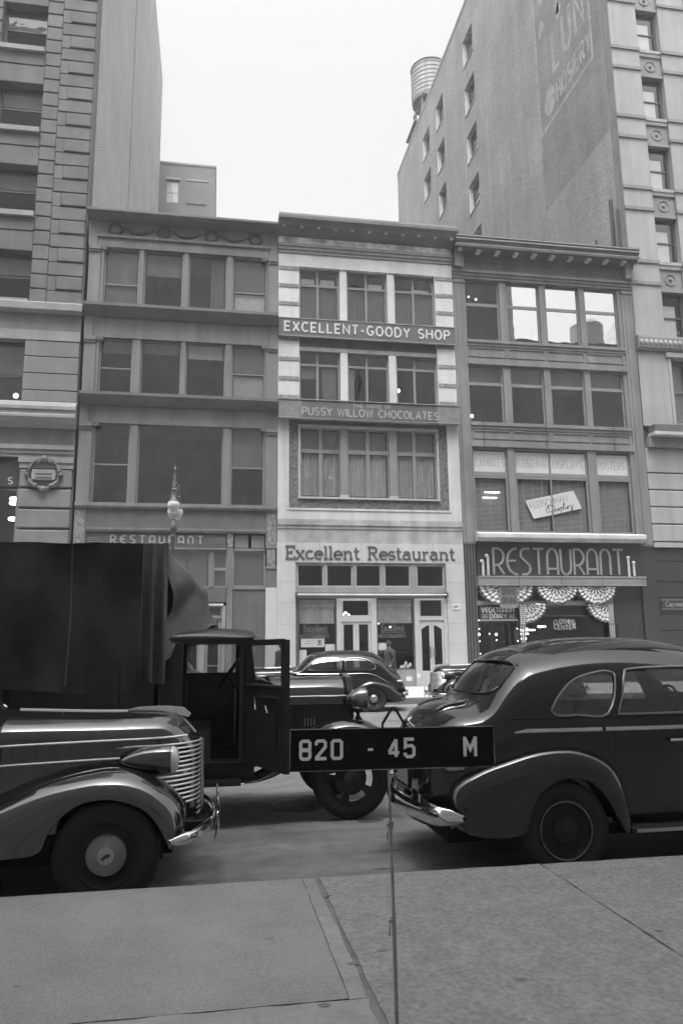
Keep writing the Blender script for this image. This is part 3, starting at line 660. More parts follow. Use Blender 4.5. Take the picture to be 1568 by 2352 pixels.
def shopwin(a, b):
    q = window(b2, a, b, .86, 3.70, FAC+.10, fr=.05, fm='frame_dark', gm='shop_glass', name='display_window')
    curtain(q, a+.06, b-.06, 2.71, 3.42, FAC+.22, 'curtain_cloth', amp=.02, pitch=.14)
    for i in range(4):                          # scalloped valance
        xa = a+.06+(b-a-.12)*i/4; xb = xa+(b-a-.12)/4; P = []
        for k in range(9):
            t = k/8; x = xa+(xb-xa)*t; s_ = math.sin(math.pi*t)
            P.append([(x, FAC+.19-.02*s_*math.sin(j*1.6), 3.68-(.34+(.07*s_ if 0 else -.06*(1-s_)))*j/6) for j in range(7)])
        MB().grid(P).build('valance', 'curtain_cloth', q, smooth=True)
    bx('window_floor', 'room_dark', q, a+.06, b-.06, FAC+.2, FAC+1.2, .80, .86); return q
dl = shopwin(3.33, 4.87); dr = shopwin(6.50, 8.07)
bx('corner_post', 'frame_dark', b2, 3.225, 3.327, FAC+.03, FAC+.4, SW, 3.70)
for a, b in ((3.33, 4.87), (6.50, 8.07)): bx('stall_riser', 'moulding_grey', b2, a, b, FAC+.04, FAC+.3, SW, .855)
for a, b in ((4.875, 5.04), (6.27, 6.495), (8.075, 8.26), (9.30, 9.445)): bx('door_post', 'door_paint', b2, a, b, FAC+.0, FAC+.3, SW, 3.70)
window(b2, 5.043, 6.267, 2.94, 3.70, FAC+.05, fr=.09, fm='door_paint', gm='shop_glass', name='transom_window'); window(b2, 8.263, 9.297, 2.92, 3.70, FAC+.05, fr=.07, fm='frame_light', gm='shop_glass', name='transom_window')
bx('door_head', 'door_paint', b2, 5.043, 6.267, FAC+.02, FAC+.3, 2.78, 2.937); bx('door_head', 'door_paint', b2, 8.263, 9.297, FAC+.02, FAC+.3, 2.82, 2.917)
for a, b in ((5.043, 5.65), (5.66, 6.267)):
    d = window(b2, a, b, SW+.015, 2.775, FAC+.06, fr=.11, fm='door_paint', gm='shop_glass', name='door')
    bx('kick_panel', 'door_paint', d, a+.11, b-.11, FAC+.08, FAC+.12, SW+.13, .82)
for a, b, hx in ((8.263, 8.775, 8.70), (8.785, 9.297, 8.86)):   # right-hand doors with arched lights
    q = MB(); y_ = FAC+.06; lo, hi, pa, pb = SW+.015, 2.815, a+.09, b-.09
    q.box(a, pa, y_, y_+.05, lo, hi); q.box(pb, b, y_, y_+.05, lo, hi); q.box(pa, pb, y_, y_+.05, lo, .80)
    up = [(pa+(pb-pa)*t, 2.45+.16*math.sin(math.pi*(t*.5 if a < 8.5 else .5+t*.5))) for t in [i/8 for i in range(9)]]
    q.prism([(pa, hi), (pb, hi)]+up[::-1], y_, y_+.05, 1)
    d = q.build('door', 'door_paint', b2); pane(d, pa, pb, .80, 2.62, y_+.03, 'shop_glass'); bx('push_plate', 'chrome_dull', d, hx-.04, hx+.04, y_-.02, y_, 1.35, 1.75)
bx('threshold', 'weathered_stone', b2, 4.9, 6.4, FAC-.15, FAC+.3, SW-.01, SW+.013)
for x, y, z, r in ((5.38, 1.5, 3.12, .055), (5.5, 1.55, 3.2, .06), (5.62, 1.5, 3.12, .055), (3.72, 1.4, 3.06, .07), (4.05, 1.5, 3.12, .06), (4.15, 1.5, 3.1, .06), (7.3, 1.4, 2.95, .08), (6.83, 1.2, 2.75, .05), (7.42, 1.6, 2.6, .045)): glow(b2, x, FAC+y*.3 if z > 2.75 and (x < 4.3 or x > 6.6) else FAC+y, z, r)
for q, x in ((dl, 3.56), (dr, 6.70)):            # neon scripts hung inside the glass
    T = TF(x, 2.40, FAC+.165)
    lettering(q, 'Excellent', SLAB, T, .95, .24, .02, 'letter_grey', .01, gap=.12); lettering(q, 'RESTAURANT', DECO, TF(x-.13, 2.13, FAC+.165), 1.15, .14, .018, 'letter_grey', .01, gap=.25)
    bx('neon_rule', 'letter_grey', q, x, x+1.0, FAC+.155, FAC+.165, 2.33, 2.345)
def card(label, x0, x1, z0, z1, y, tilt=0.):
    t = thing('window_card', label, 'card', ((x0+x1)/2, y, z0), 'cards in the restaurant windows')
    bx('sheet', 'paper_white', t, x0, x1, y, y+.01, z0, z1); return t
c1 = card('white price card marked 35 in the left restaurant window', 3.45, 4.39, 1.79, 2.12, FAC+.17)
lettering(c1, '35', {'3': OCT['3'], '5': OCT['5']}, TF(4.10, 1.87, FAC+.169), .17, .17, .03, 'sign_dark', .002); bx('print_line', 'letter_grey', c1, 3.58, 4.02, FAC+.167, FAC+.1695, 1.92, 1.945); bx('print_line', 'letter_grey', c1, 3.7, 4.0, FAC+.167, FAC+.1695, 2.02, 2.035)
card('small blank white card beside the left door post', 4.42, 4.80, 1.62, 1.90, FAC+.17); card('small white card low in the right restaurant window', 6.56, 6.92, 1.64, 1.93, FAC+.17)
card('white sheet standing behind the far sedan windscreen in the left shop window', 3.38, 3.68, 1.15, 1.68, FAC+.19)
for i, (x, z) in enumerate(((7.55, .93), (7.68, .97), (7.82, .95), (7.75, 1.08), (7.92, 1.02))): 
    tag(MB().lathe([(.001, -.07), (.055, -.06), (.07, .0), (.05, .06), (.02, .10), (.001, .10)], (x, FAC+.34+.05*(i % 2), z), 2, 10).build('display_jar', 'paper_white', None, smooth=True), 'pale jar in the window display by the right shop door', 'jar', 'jars in the window display')
np_ = thing('number_plaque', 'small white LOFT plaque on the pale pier right of the doors', 'plaque', (9.82, FAC-.06, 3.25)); bx('plate', 'paper_white', np_, 9.67, 9.98, FAC-.075, FAC-.052, 3.25, 3.46); lettering(np_, 'LOFT', SANS, TF(9.71, 3.30, FAC-.075), .23, .11, .02, 'sign_dark', .002)
nt_ = thing('notice', 'square white notice on the shop base beside the loft doors', 'notice', (7.78, FAC+.03, .42)); bx('sheet', 'paper_white', nt_, 7.66, 7.90, FAC+.028, FAC+.038, .42, .59)
MB().lathe([(.001, 0), (.09, 0), (.09, .012), (.001, .012)], (8.165, FAC-.014, .62), 1, 16).build('bell_plate', 'paper_white', b2)
# signs on the middle building
g1 = thing('shop_sign', 'long dark EXCELLENT-GOODY SHOP board across the white brick front', 'sign', (6.35, FAC-.15, 14.75))
bx('board', 'sign_grey', g1, 2.49, 10.19, FAC-.15, FAC-.03, 14.74, 15.49); 
for (c, d) in ((15.492, 15.53), (14.70, 14.738)): bx('frame_strip', 'moulding_grey', g1, 2.48, 10.2, FAC-.17, FAC-.03, c, d)
lettering(g1, 'EXCELLENT-GOODY SHOP', SANS, TF(2.76, 14.93, FAC-.151), 7.18, .40, .075, 'letter_light', .02, gap=.36)
g2 = thing('shop_sign', 'weathered PUSSY WILLOW CHOCOLATES board with grey end plates', 'sign', (6.35, FAC-.3, 11.16))
bx('board', 'sign_grey', g2, 3.45, 9.22, FAC-.32, FAC-.055, 11.13, 11.82)
for a, b in ((2.49, 3.448), (9.222, 10.20)): bx('end_plate', 'plaque_grey', g2, a, b, FAC-.33, FAC-.055, 11.10, 11.85)
bx('top_strip', 'moulding_grey', g2, 2.48, 10.21, FAC-.36, FAC-.055, 11.852, 11.885); bx('bottom_strip', 'moulding_grey', g2, 2.48, 10.21, FAC-.35, FAC-.055, 11.065, 11.098)
lettering(g2, 'THE HOME OF', SANS, TF(5.60, 11.62, FAC-.321), 1.62, .14, .026, 'letter_grey', .008, gap=.4)
lettering(g2, 'PUSSY WILLOW CHOCOLATES', SANS, TF(3.48, 11.22, FAC-.321), 5.78, .31, .055, 'letter_grey', .012, gap=.28)
g3 = thing('shop_lettering', 'dark slab-serif Excellent Restaurant lettering on the pale fascia', 'lettering', (6.35, FAC-.07, 5.27))
lettering(g3, 'Excellent Restaurant', SLAB, TF(2.81, 5.28, FAC-.052), 7.04, .50, .075, 'letter_dark', .02, gap=.09)

# ------------------------------------------------------------------ right four-storey building (grey stone front)
b3 = thing('grey_stone_building', 'grey four-storey building with bracketed cornice above the Grand Opening restaurant', 'building', (14.5, FAC, 0))
X0, X1 = 10.25, 18.88
shell(b3, X0, X1, 19.1, 56, floors=(6.4, 11.0, 14.9))
for a, b in ((X0, 10.80), (18.34, X1)):
    bx('pier', 'grey_stone', b3, a, b, FAC+.0, FAC+.4, 6.02, 17.94)
    m_ = (a+b)/2; bx('pier_strip', 'grey_stone', b3, m_-.13, m_+.13, FAC-.03, FAC+.02, 6.05, 17.7); bx('pier_cap', 'grey_stone', b3, a, b, FAC-.04, FAC+.02, 17.75, 17.90)
for i, (h, d) in enumerate(((17.96, .05), (18.09, .10), (18.22, .16))): bx('moulding', 'grey_stone', b3, X0, X1, FAC-d, FAC+.4, h, h+.125)
bx('frieze', 'grey_stone', b3, X0, X1, FAC+.03, FAC+.4, 18.35, 19.0)
for a, b in ((10.9, 12.9), (13.0, 15.15), (15.3, 16.25), (16.35, 18.2)):
    q = MB(); c, d, e = 18.42, 18.84, .03
    q.box(a, b, FAC-.0, FAC+.028, c, c+e); q.box(a, b, FAC, FAC+.028, d-e, d); q.box(a, a+e, FAC, FAC+.028, c+e, d-e); q.box(b-e, b, FAC, FAC+.028, c+e, d-e); q.build('frieze_panel', 'grey_stone', b3)
for a, b in ((X0, 10.75), (18.45, X1)): bx('cornice_console', 'grey_stone', b3, a+.05, b-.05, FAC-.30, FAC+.028, 18.40, 19.2)
cornice(b3, X0, X1+.18, [(0, 19.80), (.60, 19.78), (.70, 19.72), (.70, 19.64), (.62, 19.58), (.64, 19.50), (.56, 19.42), (.50, 19.34), (.50, 19.24), (.10, 19.20), (.02, 19.0), (0, 19.0)], 'soot_panel')
for k in range(10): bx('modillion', 'ledge_light', b3, 10.42+k*.875, 10.62+k*.875, FAC-.46, FAC-.12, 19.08, 19.19)
for k in range(3): bx('cornice_fillet', 'ledge_light', b3, X0+.01, X1+.19, FAC-.71-.005*k, FAC-.45, (19.655, 19.52, 19.255)[k], (19.675, 19.54, 19.27)[k])
OP = [(10.86, 12.36), (12.81, 14.27), (14.68, 16.20), (16.59, 18.10)]
def row(z0, z1, zt, gms, op=OP, bar=.14, fm='frame_grey'):
    o = []
    for (a, b), g in zip(op, gms): o.append(window(b3, a-.055, b+.055, z0, z1, FAC+.16, rails=(zt,), fr=.07, bar=bar, gm=g, fm=fm))
    ed = [10.803]+[v for a, b in op for v in (a-.058, b+.058)]+[18.337]
    for a, b in zip(ed[::2], ed[1::2]):
        if b-a > .02: bx('mullion', 'grey_stone', b3, a, b, FAC+.04, FAC+.34, z0, z1)
    return o
r4 = row(15.1, 17.94, 16.82, ('window_glass', 'mirror_glass', 'mirror_glass', 'mirror_glass'))
r3 = row(11.3, 13.93, 13.1, ('window_glass',)*4)
for q, (a, b) in zip(r3, OP): backing(q, a, b, 13.15, 13.9, FAC+.30, 'blind_cloth', 'window_shade')
glow(b3, 11.3, FAC+1.2, 11.95, .10); glow(b3, 13.05, FAC+1.5, 12.3, .05); glow(b3, 17.2, FAC+1.5, 11.9, .05); glow(b3, 11.0, FAC+.8, 17.5, .05); glow(b3, 11.25, FAC+.8, 17.5, .05); glow(b3, 11.6, FAC+.8, 17.4, .06)
for (z0, z1) in ((13.94, 15.09), (10.2, 11.29)):
    bx('spandrel', 'grey_stone', b3, 10.803, 18.337, FAC+.04, FAC+.4, z0+.3, z1-.28)
    for k, d in enumerate((.0, .05)): bx('spandrel_moulding', 'grey_stone', b3, 10.803, 18.337, FAC-d, FAC+.4, z1-.277+k*.14, z1-.143+k*.14); bx('spandrel_moulding', 'grey_stone', b3, 10.803, 18.337, FAC-.05+d, FAC+.4, z0+.005+k*.15, z0+.145+k*.15)
    for a, b in ((10.9, 12.6), (12.7, 14.42), (14.55, 16.3), (16.42, 18.2)):
        q = MB(); c, d, e = z0+.36, z1-.34, .04
        q.box(a, b, FAC+.0, FAC+.038, c, c+e); q.box(a, b, FAC, FAC+.038, d-e, d); q.box(a, a+e, FAC, FAC+.038, c+e, d-e); q.box(b-e, b, FAC, FAC+.038, c+e, d-e); q.build('spandrel_panel', 'grey_stone', b3)
for x in (11.35, 14.2, 17.4): MB().tube([(x, FAC-.09, 10.2), (x, FAC-.09, 11.35)], .02, 5).build('hanger_rod', 'iron', b3)
OP2 = [(10.90, 12.36), (12.80, 16.07), (16.58, 18.10)]
r2 = []
for i, (a, b) in enumerate(OP2):
    mu = (14.4,) if i == 1 else ()
    t2 = window(b3, a-.055, b+.055, 9.06, 10.19, FAC+.14, fr=.07, mull=mu, bar=.06, gm='shop_glass', name='transom_window')
    for c, d in (((a, b),) if i != 1 else ((a, 14.36), (14.44, b))): backing(t2, c, d, 9.12, 10.05, FAC+.19, 'frosted_sign', 'frosted_panel')
    q = window(b3, a-.055, b+.055, 6.5, 8.95, FAC+.14, fr=.09, mull=mu, bar=.05, gm='shop_glass'); r2.append((q, t2))
    for c, d in (((a, b),) if i != 1 else ((a, 14.36), (14.44, b))): slats(q, c+.06, d-.06, 6.6, 8.85, FAC+.27)
ed = [10.803]+[v for a, b in OP2 for v in (a-.058, b+.058)]+[18.337]
for a, b in zip(ed[::2], ed[1::2]):
    if b-a > .02: bx('mullion', 'grey_stone', b3, a, b, FAC+.02, FAC+.34, 6.5, 10.19)
bx('transom_bar', 'frame_grey', b3, 10.86, 18.16, FAC+.13, FAC+.3, 8.955, 9.055)
for (txt, i, x, wd) in (('EXHIBITS', 0, 10.98, 1.33), ('FLEISCHMAN', 1, 12.88, 1.45), ('DISPLAYS', 1, 14.55, 1.38), ('POSTERS', 2, 16.66, 1.28)):
    lettering(r2[i][1], txt, SANS, TF(x, 9.40, FAC+.1895), wd, .34, .045, 'faint_letter', .003, gap=.26)
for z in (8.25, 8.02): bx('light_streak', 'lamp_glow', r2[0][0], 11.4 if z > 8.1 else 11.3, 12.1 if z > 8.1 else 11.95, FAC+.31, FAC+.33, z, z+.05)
# tilted Fleischman Displays card behind the big pane
dc = thing('display_board', 'tilted white Fleischman Displays board inside the wide second-floor window', 'sign', (14.55, FAC+.2, 7.1))
ang = R(12.5); cx_, cz_ = 14.55, 7.78
def TT(u, v, h): return (cx_+u*math.cos(ang)-v*math.sin(ang)*1.0-.02*v, FAC+.202-h, cz_+u*math.sin(ang)+v*math.cos(ang))
q = MB(); pts = [(-1.15, -.42), (1.15, -.42), (1.0, .42), (-1.3, .42)]
q.v = [TT(u, v, h) for h in (.012, 0) for u, v in pts]
for f in ((0, 1, 2, 3), (7, 6, 5, 4), (0, 4, 5, 1), (1, 5, 6, 2), (2, 6, 7, 3), (3, 7, 4, 0)): q.face(*f)
q.build('sheet', 'frosted_sign', dc)
lettering(dc, 'FLEISCHMAN', SANS, lambda u, v, h: TT(u-1.15, v+.03, .0125+h), 1.75, .26, .03, 'letter_grey', .002, gap=.2)
scr = curve([(.0, .18, 0), (.12, .30, 0), (.05, .02, 0), (-.05, .1, 0), (.1, .26, 0), (.34, .28, 0), (.36, .08, 0), (.14, .02, 0), (.3, -.02, 0), (.42, .08, 0), (.44, .0, 0), (.55, .1, 0), (.52, .0, 0), (.66, .12, 0), (.6, -.12, 0), (.66, .08, 0), (.78, .08, 0), (.72, .0, 0), (.86, .3, 0), (.84, .0, 0), (1.0, .12, 0), (.94, .0, 0), (1.08, .1, 0), (1.16, .1, 0), (1.1, -.14, 0), (1.26, .12, 0)], 5)
q = MB(); ribbon(q, [(p.x, p.y) for p in scr], .03, lambda u, v, h: TT(u-.45, v-.30, .0125+h), .002, 0); q.build('script', 'sign_dark', dc)
# ledge, restaurant fascia, aluminium canopy edge
cornice(b3, 10.78, 18.37, [(0, 6.49), (.36, 6.40), (.38, 6.36), (.38, 6.22), (.30, 6.17), (.30, 6.12), (.05, 6.08), (0, 6.08)], 'ledge_light', 'ledge')
bx('canopy_back', 'sign_dark', b3, 10.76, 18.30, FAC+.10, FAC+.4, 4.25, 6.075)
cn = MB(); cn.box(10.76, 18.24, FAC-.28, FAC+.1, 4.26, 4.55); cn.box(10.75, 18.25, FAC-.31, FAC+.1, 4.552, 4.61); cn.box(10.75, 18.25, FAC-.30, FAC+.1, 4.215, 4.258)
for k in range(4): cn.box(10.77, 18.23, FAC-.286, FAC-.28, 4.30+k*.06, 4.315+k*.06)
cn.build('canopy_edge', 'aluminium', b3)
for x in (11.0+k*1.87 for k in range(4)): bx('canopy_seam', 'iron', b3, x+1.5, x+1.52, FAC-.29, FAC-.2802, 4.262, 4.545)
g4 = thing('fascia_sign', 'black fascia with tall slim RESTAURANT deco letters and torch ornaments', 'sign', (14.5, FAC-.05, 4.62))
bx('board', 'sign_dark', g4, 10.80, 18.25, FAC-.02, FAC+.08, 4.62, 6.07)
lettering(g4, 'RESTAURANT', DECO, TF(11.52, 4.70, FAC-.021), 5.88, 1.09, .10, 'letter_deco', .04, gap=.2)
lettering(g4, 'RESTAURANT', DECO, TF(11.52, 4.70, FAC-.062), 5.88, 1.09, .03, 'letter_grey', .015, gap=.2, name='neon_line')
for x, z, hh in ((11.0, 5.22, .58), (11.22, 5.45, .8), (17.62, 5.42, .8), (17.86, 5.20, .55)):
    q = MB(); q.tube([(x+(.05 if x < 14 else .0), FAC-.05, z-hh), (x+(.05 if x < 14 else 0), FAC-.05, z)], .055, 8); q.ball((x, FAC-.05, z+.02), .085, 10, 6); q.build('torch_ornament', 'letter_light', g4, smooth=True)
# ground floor of the right building
for a, b, nfl in ((10.25, 10.75, 4), (18.20, X1, 0)):
    bx('shop_pier', 'dark_tile', b3, a, b, FAC+.0, FAC+.4, SW, 6.015); bx('pier_cap', 'soot_panel', b3, a-.0, b+.02, FAC-.06, FAC+.0, 5.95, 6.02)
    for k in range(nfl): x = a+.06+k*.125; bx('flute', 'dark_flute', b3, x, x+.05, FAC-.035, FAC+.0, SW+.02, 5.94)
bx('side_panel', 'dark_tile', b3, 16.80, 18.195, FAC+.12, FAC+.4, SW, 4.21); bx('side_recess', 'sign_dark', b3, 16.95, 18.0, FAC+.06, FAC+.118, SW, 2.6)
bx('transom_rail', 'aluminium', b3, 10.75, 16.74, FAC+.0, FAC+.3, 3.42, 3.58)
window(b3, 10.75, 16.74, 3.582, 4.21, FAC+.08, mull=(12.7, 14.0, 15.3), fr=.05, fm='frame_grey', gm='shop_glass', name='transom_window')
bx('shop_post', 'aluminium', b3, 16.745, 16.80, FAC+.02, FAC+.4, SW, 4.21); bx('shop_post', 'dark_tile', b3, 12.44, 12.56, FAC+.05, FAC+.4, SW, 3.41)
sh = window(b3, 12.563, 16.742, .75, 3.415, FAC+.10, fr=.05, rails=(2.98,), fm='frame_dark', gm='shop_glass', name='display_window')
bx('stall_riser', 'dark_tile', b3, 12.563, 16.742, FAC+.06, FAC+.3, SW, .745)
for a, b in ((10.80, 11.60), (11.62, 12.42)):
    d = window(b3, a, b, SW+.02, 2.74, FAC+.7, fr=.08, fm='frame_dark', gm='shop_glass', name='door'); bx('push_bar', 'chrome', d, a+.1, b-.1, FAC+.66, FAC+.68, 1.1, 1.14)
bx('entrance_soffit', 'frame_dark', b3, 10.76, 12.44, FAC+.3, FAC+.8, 2.75, 3.41)
for x, y, z, r in ((10.9, 1.0, 2.26, .07), (11.12, 1.0, 2.25, .07), (11.66, 1.1, 2.27, .06), (11.93, 1.1, 2.24, .065), (11.67, 1.1, 2.12, .03), (11.93, 1.1, 2.0, .03), (12.75, 1.0, 2.35, .06), (13.05, 1.0, 2.37, .06), (13.95, 1.2, 2.55, .06), (13.2, .8, 2.45, .05)): glow(b3, x, FAC+y, z, r)
for (a, b, z) in ((12.95, 13.6, 2.38), (12.75, 13.3, 2.22), (13.75, 14.1, 2.52), (12.95, 13.2, 2.02)): bx('tube_lamp', 'lamp_glow', sh, a, b, FAC+.9, FAC+.95, z, z+.06)
for x in (10.78, 12.42):
    for z in (2.8, 2.45, 1.95, 1.45, 1.0): glow(b3, x, FAC-.02, z, .022, 'marquee_bulb')
v1 = thing('entrance_sign', 'dark VEGETARIAN DAIRY sign over the restaurant entrance', 'sign', (11.6, FAC-.05, 2.83))
bx('board', 'sign_dark', v1, 10.79, 12.40, FAC-.06, FAC+.2, 2.84, 3.40); bx('trim', 'aluminium', v1, 10.78, 12.41, FAC-.08, FAC+.2, 2.775, 2.838)
lettering(v1, 'VEGETARIAN', DECO, TF(10.90, 3.12, FAC-.061), 1.38, .19, .035, 'letter_light', .012, gap=.22); lettering(v1, 'DAIRY', DECO, TF(11.24, 2.88, FAC-.061), .74, .17, .035, 'letter_light', .012, gap=.3)
for k in range(3): bx('speed_line', 'letter_light', v1, 10.90, 11.15, FAC-.07, FAC-.061, 2.89+.06*k, 2.91+.06*k); bx('speed_line', 'letter_light', v1, 12.06, 12.30, FAC-.07, FAC-.061, 2.89+.06*k, 2.91+.06*k)
cc = thing('window_sign', 'pale CLOTHING CENTER lettering curved on the dark display window', 'lettering', (14.6, FAC+.1, 2.4))
def TC(z0, k): return lambda u, v, h: (14.12+u, FAC+.142-h, z0+v+k*(u-.48)**2)
lettering(cc, 'CLOTHING', SANS, TC(2.65, -.18), .96, .18, .03, 'letter_light', .003, gap=.22); lettering(cc, 'CENTER', SANS, TC(2.40, .18), .96, .18, .03, 'letter_light', .003, gap=.3)
# bunting and draped flags
def fan(label, cx, z, rx, rz, a0, a1, y=FAC-.20):
    n = 14 if a1-a0 > 100 else 8; t = thing('bunting', label, 'bunting', (cx, y, z), 'pleated flag bunting over the restaurant'); 
    rings = [(.04, .22, 'bunting_red', None), (.22, .46, 'bunting_white', 'bunting_blue'), (.46, .60, 'bunting_red', 'bunting_white'), (.60, .72, 'bunting_white', None), (.72, .80, 'bunting_red', None), (.80, .92, 'bunting_white', None), (.92, 1.0, 'bunting_blue', None)]
    for (ra, rb, m_, alt) in rings:
        q = MB()
        for j in range(n):
            rows_ = []
            for jj in (j, j+.5, j+1):
                a = R(a0+(a1-a0)*jj/n); d = .055 if jj != int(jj) else -.03
                rows_.append([(cx+rx*r_*math.cos(a)*(1+.02*math.sin(jj*2.3)), y-.02-d*r_, z+rz*r_*math.sin(a)*(1+.05*r_*math.cos(math.pi*jj))) for r_ in (ra, (ra+rb)/2, rb)])
            q.cur = 1 if alt and j % 2 else 0; q.grid(rows_)
        q.build('stripe', [m_, alt] if alt else m_, t)
    P = [[(cx+rx*r_*math.cos(R(a0+(a1-a0)*j/n)), y+.012+.0*r_, z+rz*r_*math.sin(R(a0+(a1-a0)*j/n))) for r_ in (.02, 1.0)] for j in range(n+1)]
    MB().grid(P).build('lining', 'bunting_white', t); return t
fan('fan of striped bunting at the left end, behind the Grand Opening banner', 11.98, 4.22, 1.25, .84, 180, 360, FAC-.17)
fan('middle half-round of striped bunting under the canopy', 14.22, 4.20, .95, .74, 180, 360); fan('right-hand half-round of striped bunting under the canopy', 15.98, 4.20, .92, .76, 180, 360)
fan('quarter fan of bunting hung from the left draped flag', 12.80, 3.48, .95, .80, 270, 360, FAC-.12); fan('quarter fan of bunting hung from the right draped flag', 16.50, 3.48, 1.0, .80, 180, 270, FAC-.12)
gb = thing('banner', 'dark GRAND OPENING banner hanging over the left bunting', 'banner', (12.0, FAC-.12, 3.35))
P = [[(11.63+.8*i/10, FAC-.25-.012*math.sin(i*1.9), 4.22-.9*j/6-(.06*math.sin(math.pi*i/10) if j == 6 else 0)) for j in range(7)] for i in range(11)]
MB().grid(P).build('cloth', 'bunting_red', gb, smooth=True); lettering(gb, 'GRAND', SANS, TF(11.72, 3.86, FAC-.270), .62, .24, .045, 'letter_dark', .006, gap=.24); lettering(gb, 'OPENING', SANS, TF(11.70, 3.50, FAC-.270), .66, .24, .04, 'letter_dark', .006, gap=.2)
for lab, xa, xb, sgn in (('starred flag draped down the left side of the display window', 12.51, 12.80, 1), ('starred flag draped down the right side of the display window', 16.42, 16.74, -1)):
    t = thing('draped_flag', lab, 'flag', ((xa+xb)/2, FAC-.1, 1.0), 'flags draped beside the display window')
    def strip(za, zb, wa, wb, m_, nm, f0=0., f1=1., dy=0.):
        P = []
        for j in range(9):
            k = j/8; wv = wa+(wb-wa)*k; cx = (xa+xb)/2+(.06*sgn*-1)*(1-(za+(zb-za)*k)/3.5)
            P.append([(cx-wv/2+wv*(f0+(f1-f0)*i/6), FAC-.14-dy+.025*math.sin(i*2.2+f0*9), za+(zb-za)*k) for i in range(7)])
        return MB().grid(P).build(nm, m_, t, smooth=True)
    cu = strip(3.46, 2.58, .30, .24, 'moulding_grey', 'canton')
    for i in range(4):
        for j in range(10): x = xa+.045+i*.065; z = 3.40-j*.082; bx('star', 'bunting_white', cu, x-.016, x+.016, FAC-.178, FAC-.172, z-.016, z+.016)
    for k in range(5): strip(2.575, .95, .24, .10, 'bunting_white' if k % 2 == 0 else 'bunting_red', 'stripe', k/5, (k+1)/5)

# ------------------------------------------------------------------ right corner: tall pale stone block with brick side wall
b4 = thing('limestone_block', 'tall pale limestone block with ribbed piers and a painted brick side wall, at the right', 'building', (25, FAC, 0))
T4, Y4 = 52.6, 72.2
XW = 18.905
# side wall with real window openings, in strips
cols = [(48.4, 50.6), (56.0, 58.1), (60.2, 62.4)]; heads = [49.5-4.25*k for k in range(7)]; WH = 2.35
def open_(k, i): return not (i == 2 and k > 1) and not (k == 0 and i == 1 and False)
ys = [FAC+.6]+[v for c in cols for v in c]+[Y4]
for i in range(0, len(ys), 2): bx('side_wall', 'side_brick', b4, XW, XW+.45, ys[i], ys[i+1], 0, T4-.35)
for i, (a, b) in enumerate(cols):
    z = T4-.35
    for k, h in enumerate(heads):
        if not open_(k, i): continue
        bx('side_wall', 'side_brick', b4, XW, XW+.45, a, b, h, z); z = h-WH
        o = MB(); o.box(XW+.36, XW+.42, a, a+.08, h-WH, h); o.box(XW+.36, XW+.42, b-.08, b, h-WH, h); o.box(XW+.36, XW+.42, a+.08, b-.08, h-WH, h-WH+.08); o.box(XW+.36, XW+.42, a+.08, b-.08, h-.08, h); o.box(XW+.37, XW+.41, a+.08, b-.08, h-WH/2-.03, h-WH/2+.03)
        wn = o.build('side_window', 'frame_dark', b4); q = MB(); q.v = [(XW+.40, a, h-WH), (XW+.40, b, h-WH), (XW+.40, b, h), (XW+.40, a, h)]; q.face(0, 3, 2, 1); q.build('pane', 'window_glass', wn)
        bx('sill', 'limestone', wn, XW-.05, XW+.30, a-.05, b+.05, h-WH-.1, h-WH-.002); bx('jamb', 'paper_white', wn, XW+.01, XW+.355, b-.012, b-.001, h-WH, h-.001)  # far jamb coloured white to carry its brightness from facing the street
    bx('side_wall', 'side_brick', b4, XW, XW+.45, a, b, 0, z)
bx('coping', 'side_brick', b4, XW-.04, XW+.5, FAC+.5, Y4+.02, T4-.348, T4)
bx('back_wall', 'side_brick', b4, XW+.452, 45, Y4-.4, Y4, 0, T4-.35); bx('roof_deck', 'roof_tar', b4, XW+.452, 45, FAC+.6, Y4-.41, T4-1.2, T4-.9); bx('room_wall', 'room_dark', b4, XW+1.6, 40, 36, 70, .2, T4-1.3)
bx('brick_return', 'limestone_dark', b4, XW-.02, XW+.43, FAC+.35, FAC+.598, 19.2, T4)
# faded painted sign on the side wall
ps = thing('painted_sign', 'faded hosiery advertisement painted on the tall brick side wall', 'painted sign', (XW, 34.8, 32))
def TW(y0, z0): return lambda u, v, h: (XW-.003-h, y0-u, z0+v)
for (a, b, c, d) in ((31.6, 38.1, 31.75, 31.95), (37.9, 38.1, 31.96, 46), (31.6, 31.8, 31.96, 46)): bx('border', 'paint_ghost', ps, XW-.008, XW-.002, a, b, c, d)
bx('sign_field', 'side_brick_dark', ps, XW-.0018, XW+.01, 30.7, 38.05, 26.9, 46.5)
lettering(ps, 'HOSIERY', SANS, TW(35.7, 32.5), 3.9, 1.1, .2, 'paint_ghost', .003, gap=.3); lettering(ps, 'LUN', SANS, TW(35.9, 34.6), 3.6, 2.4, .32, 'paint_ghost', .003, gap=.45)
MB().prism([(36.6+.72*math.cos(a*math.pi/12), 33.2+.85*math.sin(a*math.pi/12)) for a in range(24)], XW-.008, XW-.002, 0).build('medallion', 'paint_ghost', ps)
for k in range(14):
    y = 32.2+5.2*rnd.random(); z = 37.6+6.5*rnd.random(); MB().prism([(y+(.15+.3*rnd.random())*math.cos(a*math.pi/5), z+(.3+.5*rnd.random())*math.sin(a*math.pi/5)) for a in range(10)], XW-.008, XW-.002, 0).build('paint_patch', 'paint_ghost', ps)
# roof edge debris of the old taller neighbour: flashing scar and pipes on the wall above the grey building
for (y, za, zb, r_) in ((31.0, 19.9, 23.2, .10), (30.5, 19.9, 22.4, .07), (32.6, 19.9, 22.0, .05)): MB().tube([(XW-.1, y, za), (XW-.1, y, zb)], r_, 6).build('vent_pipe', 'iron', b4)
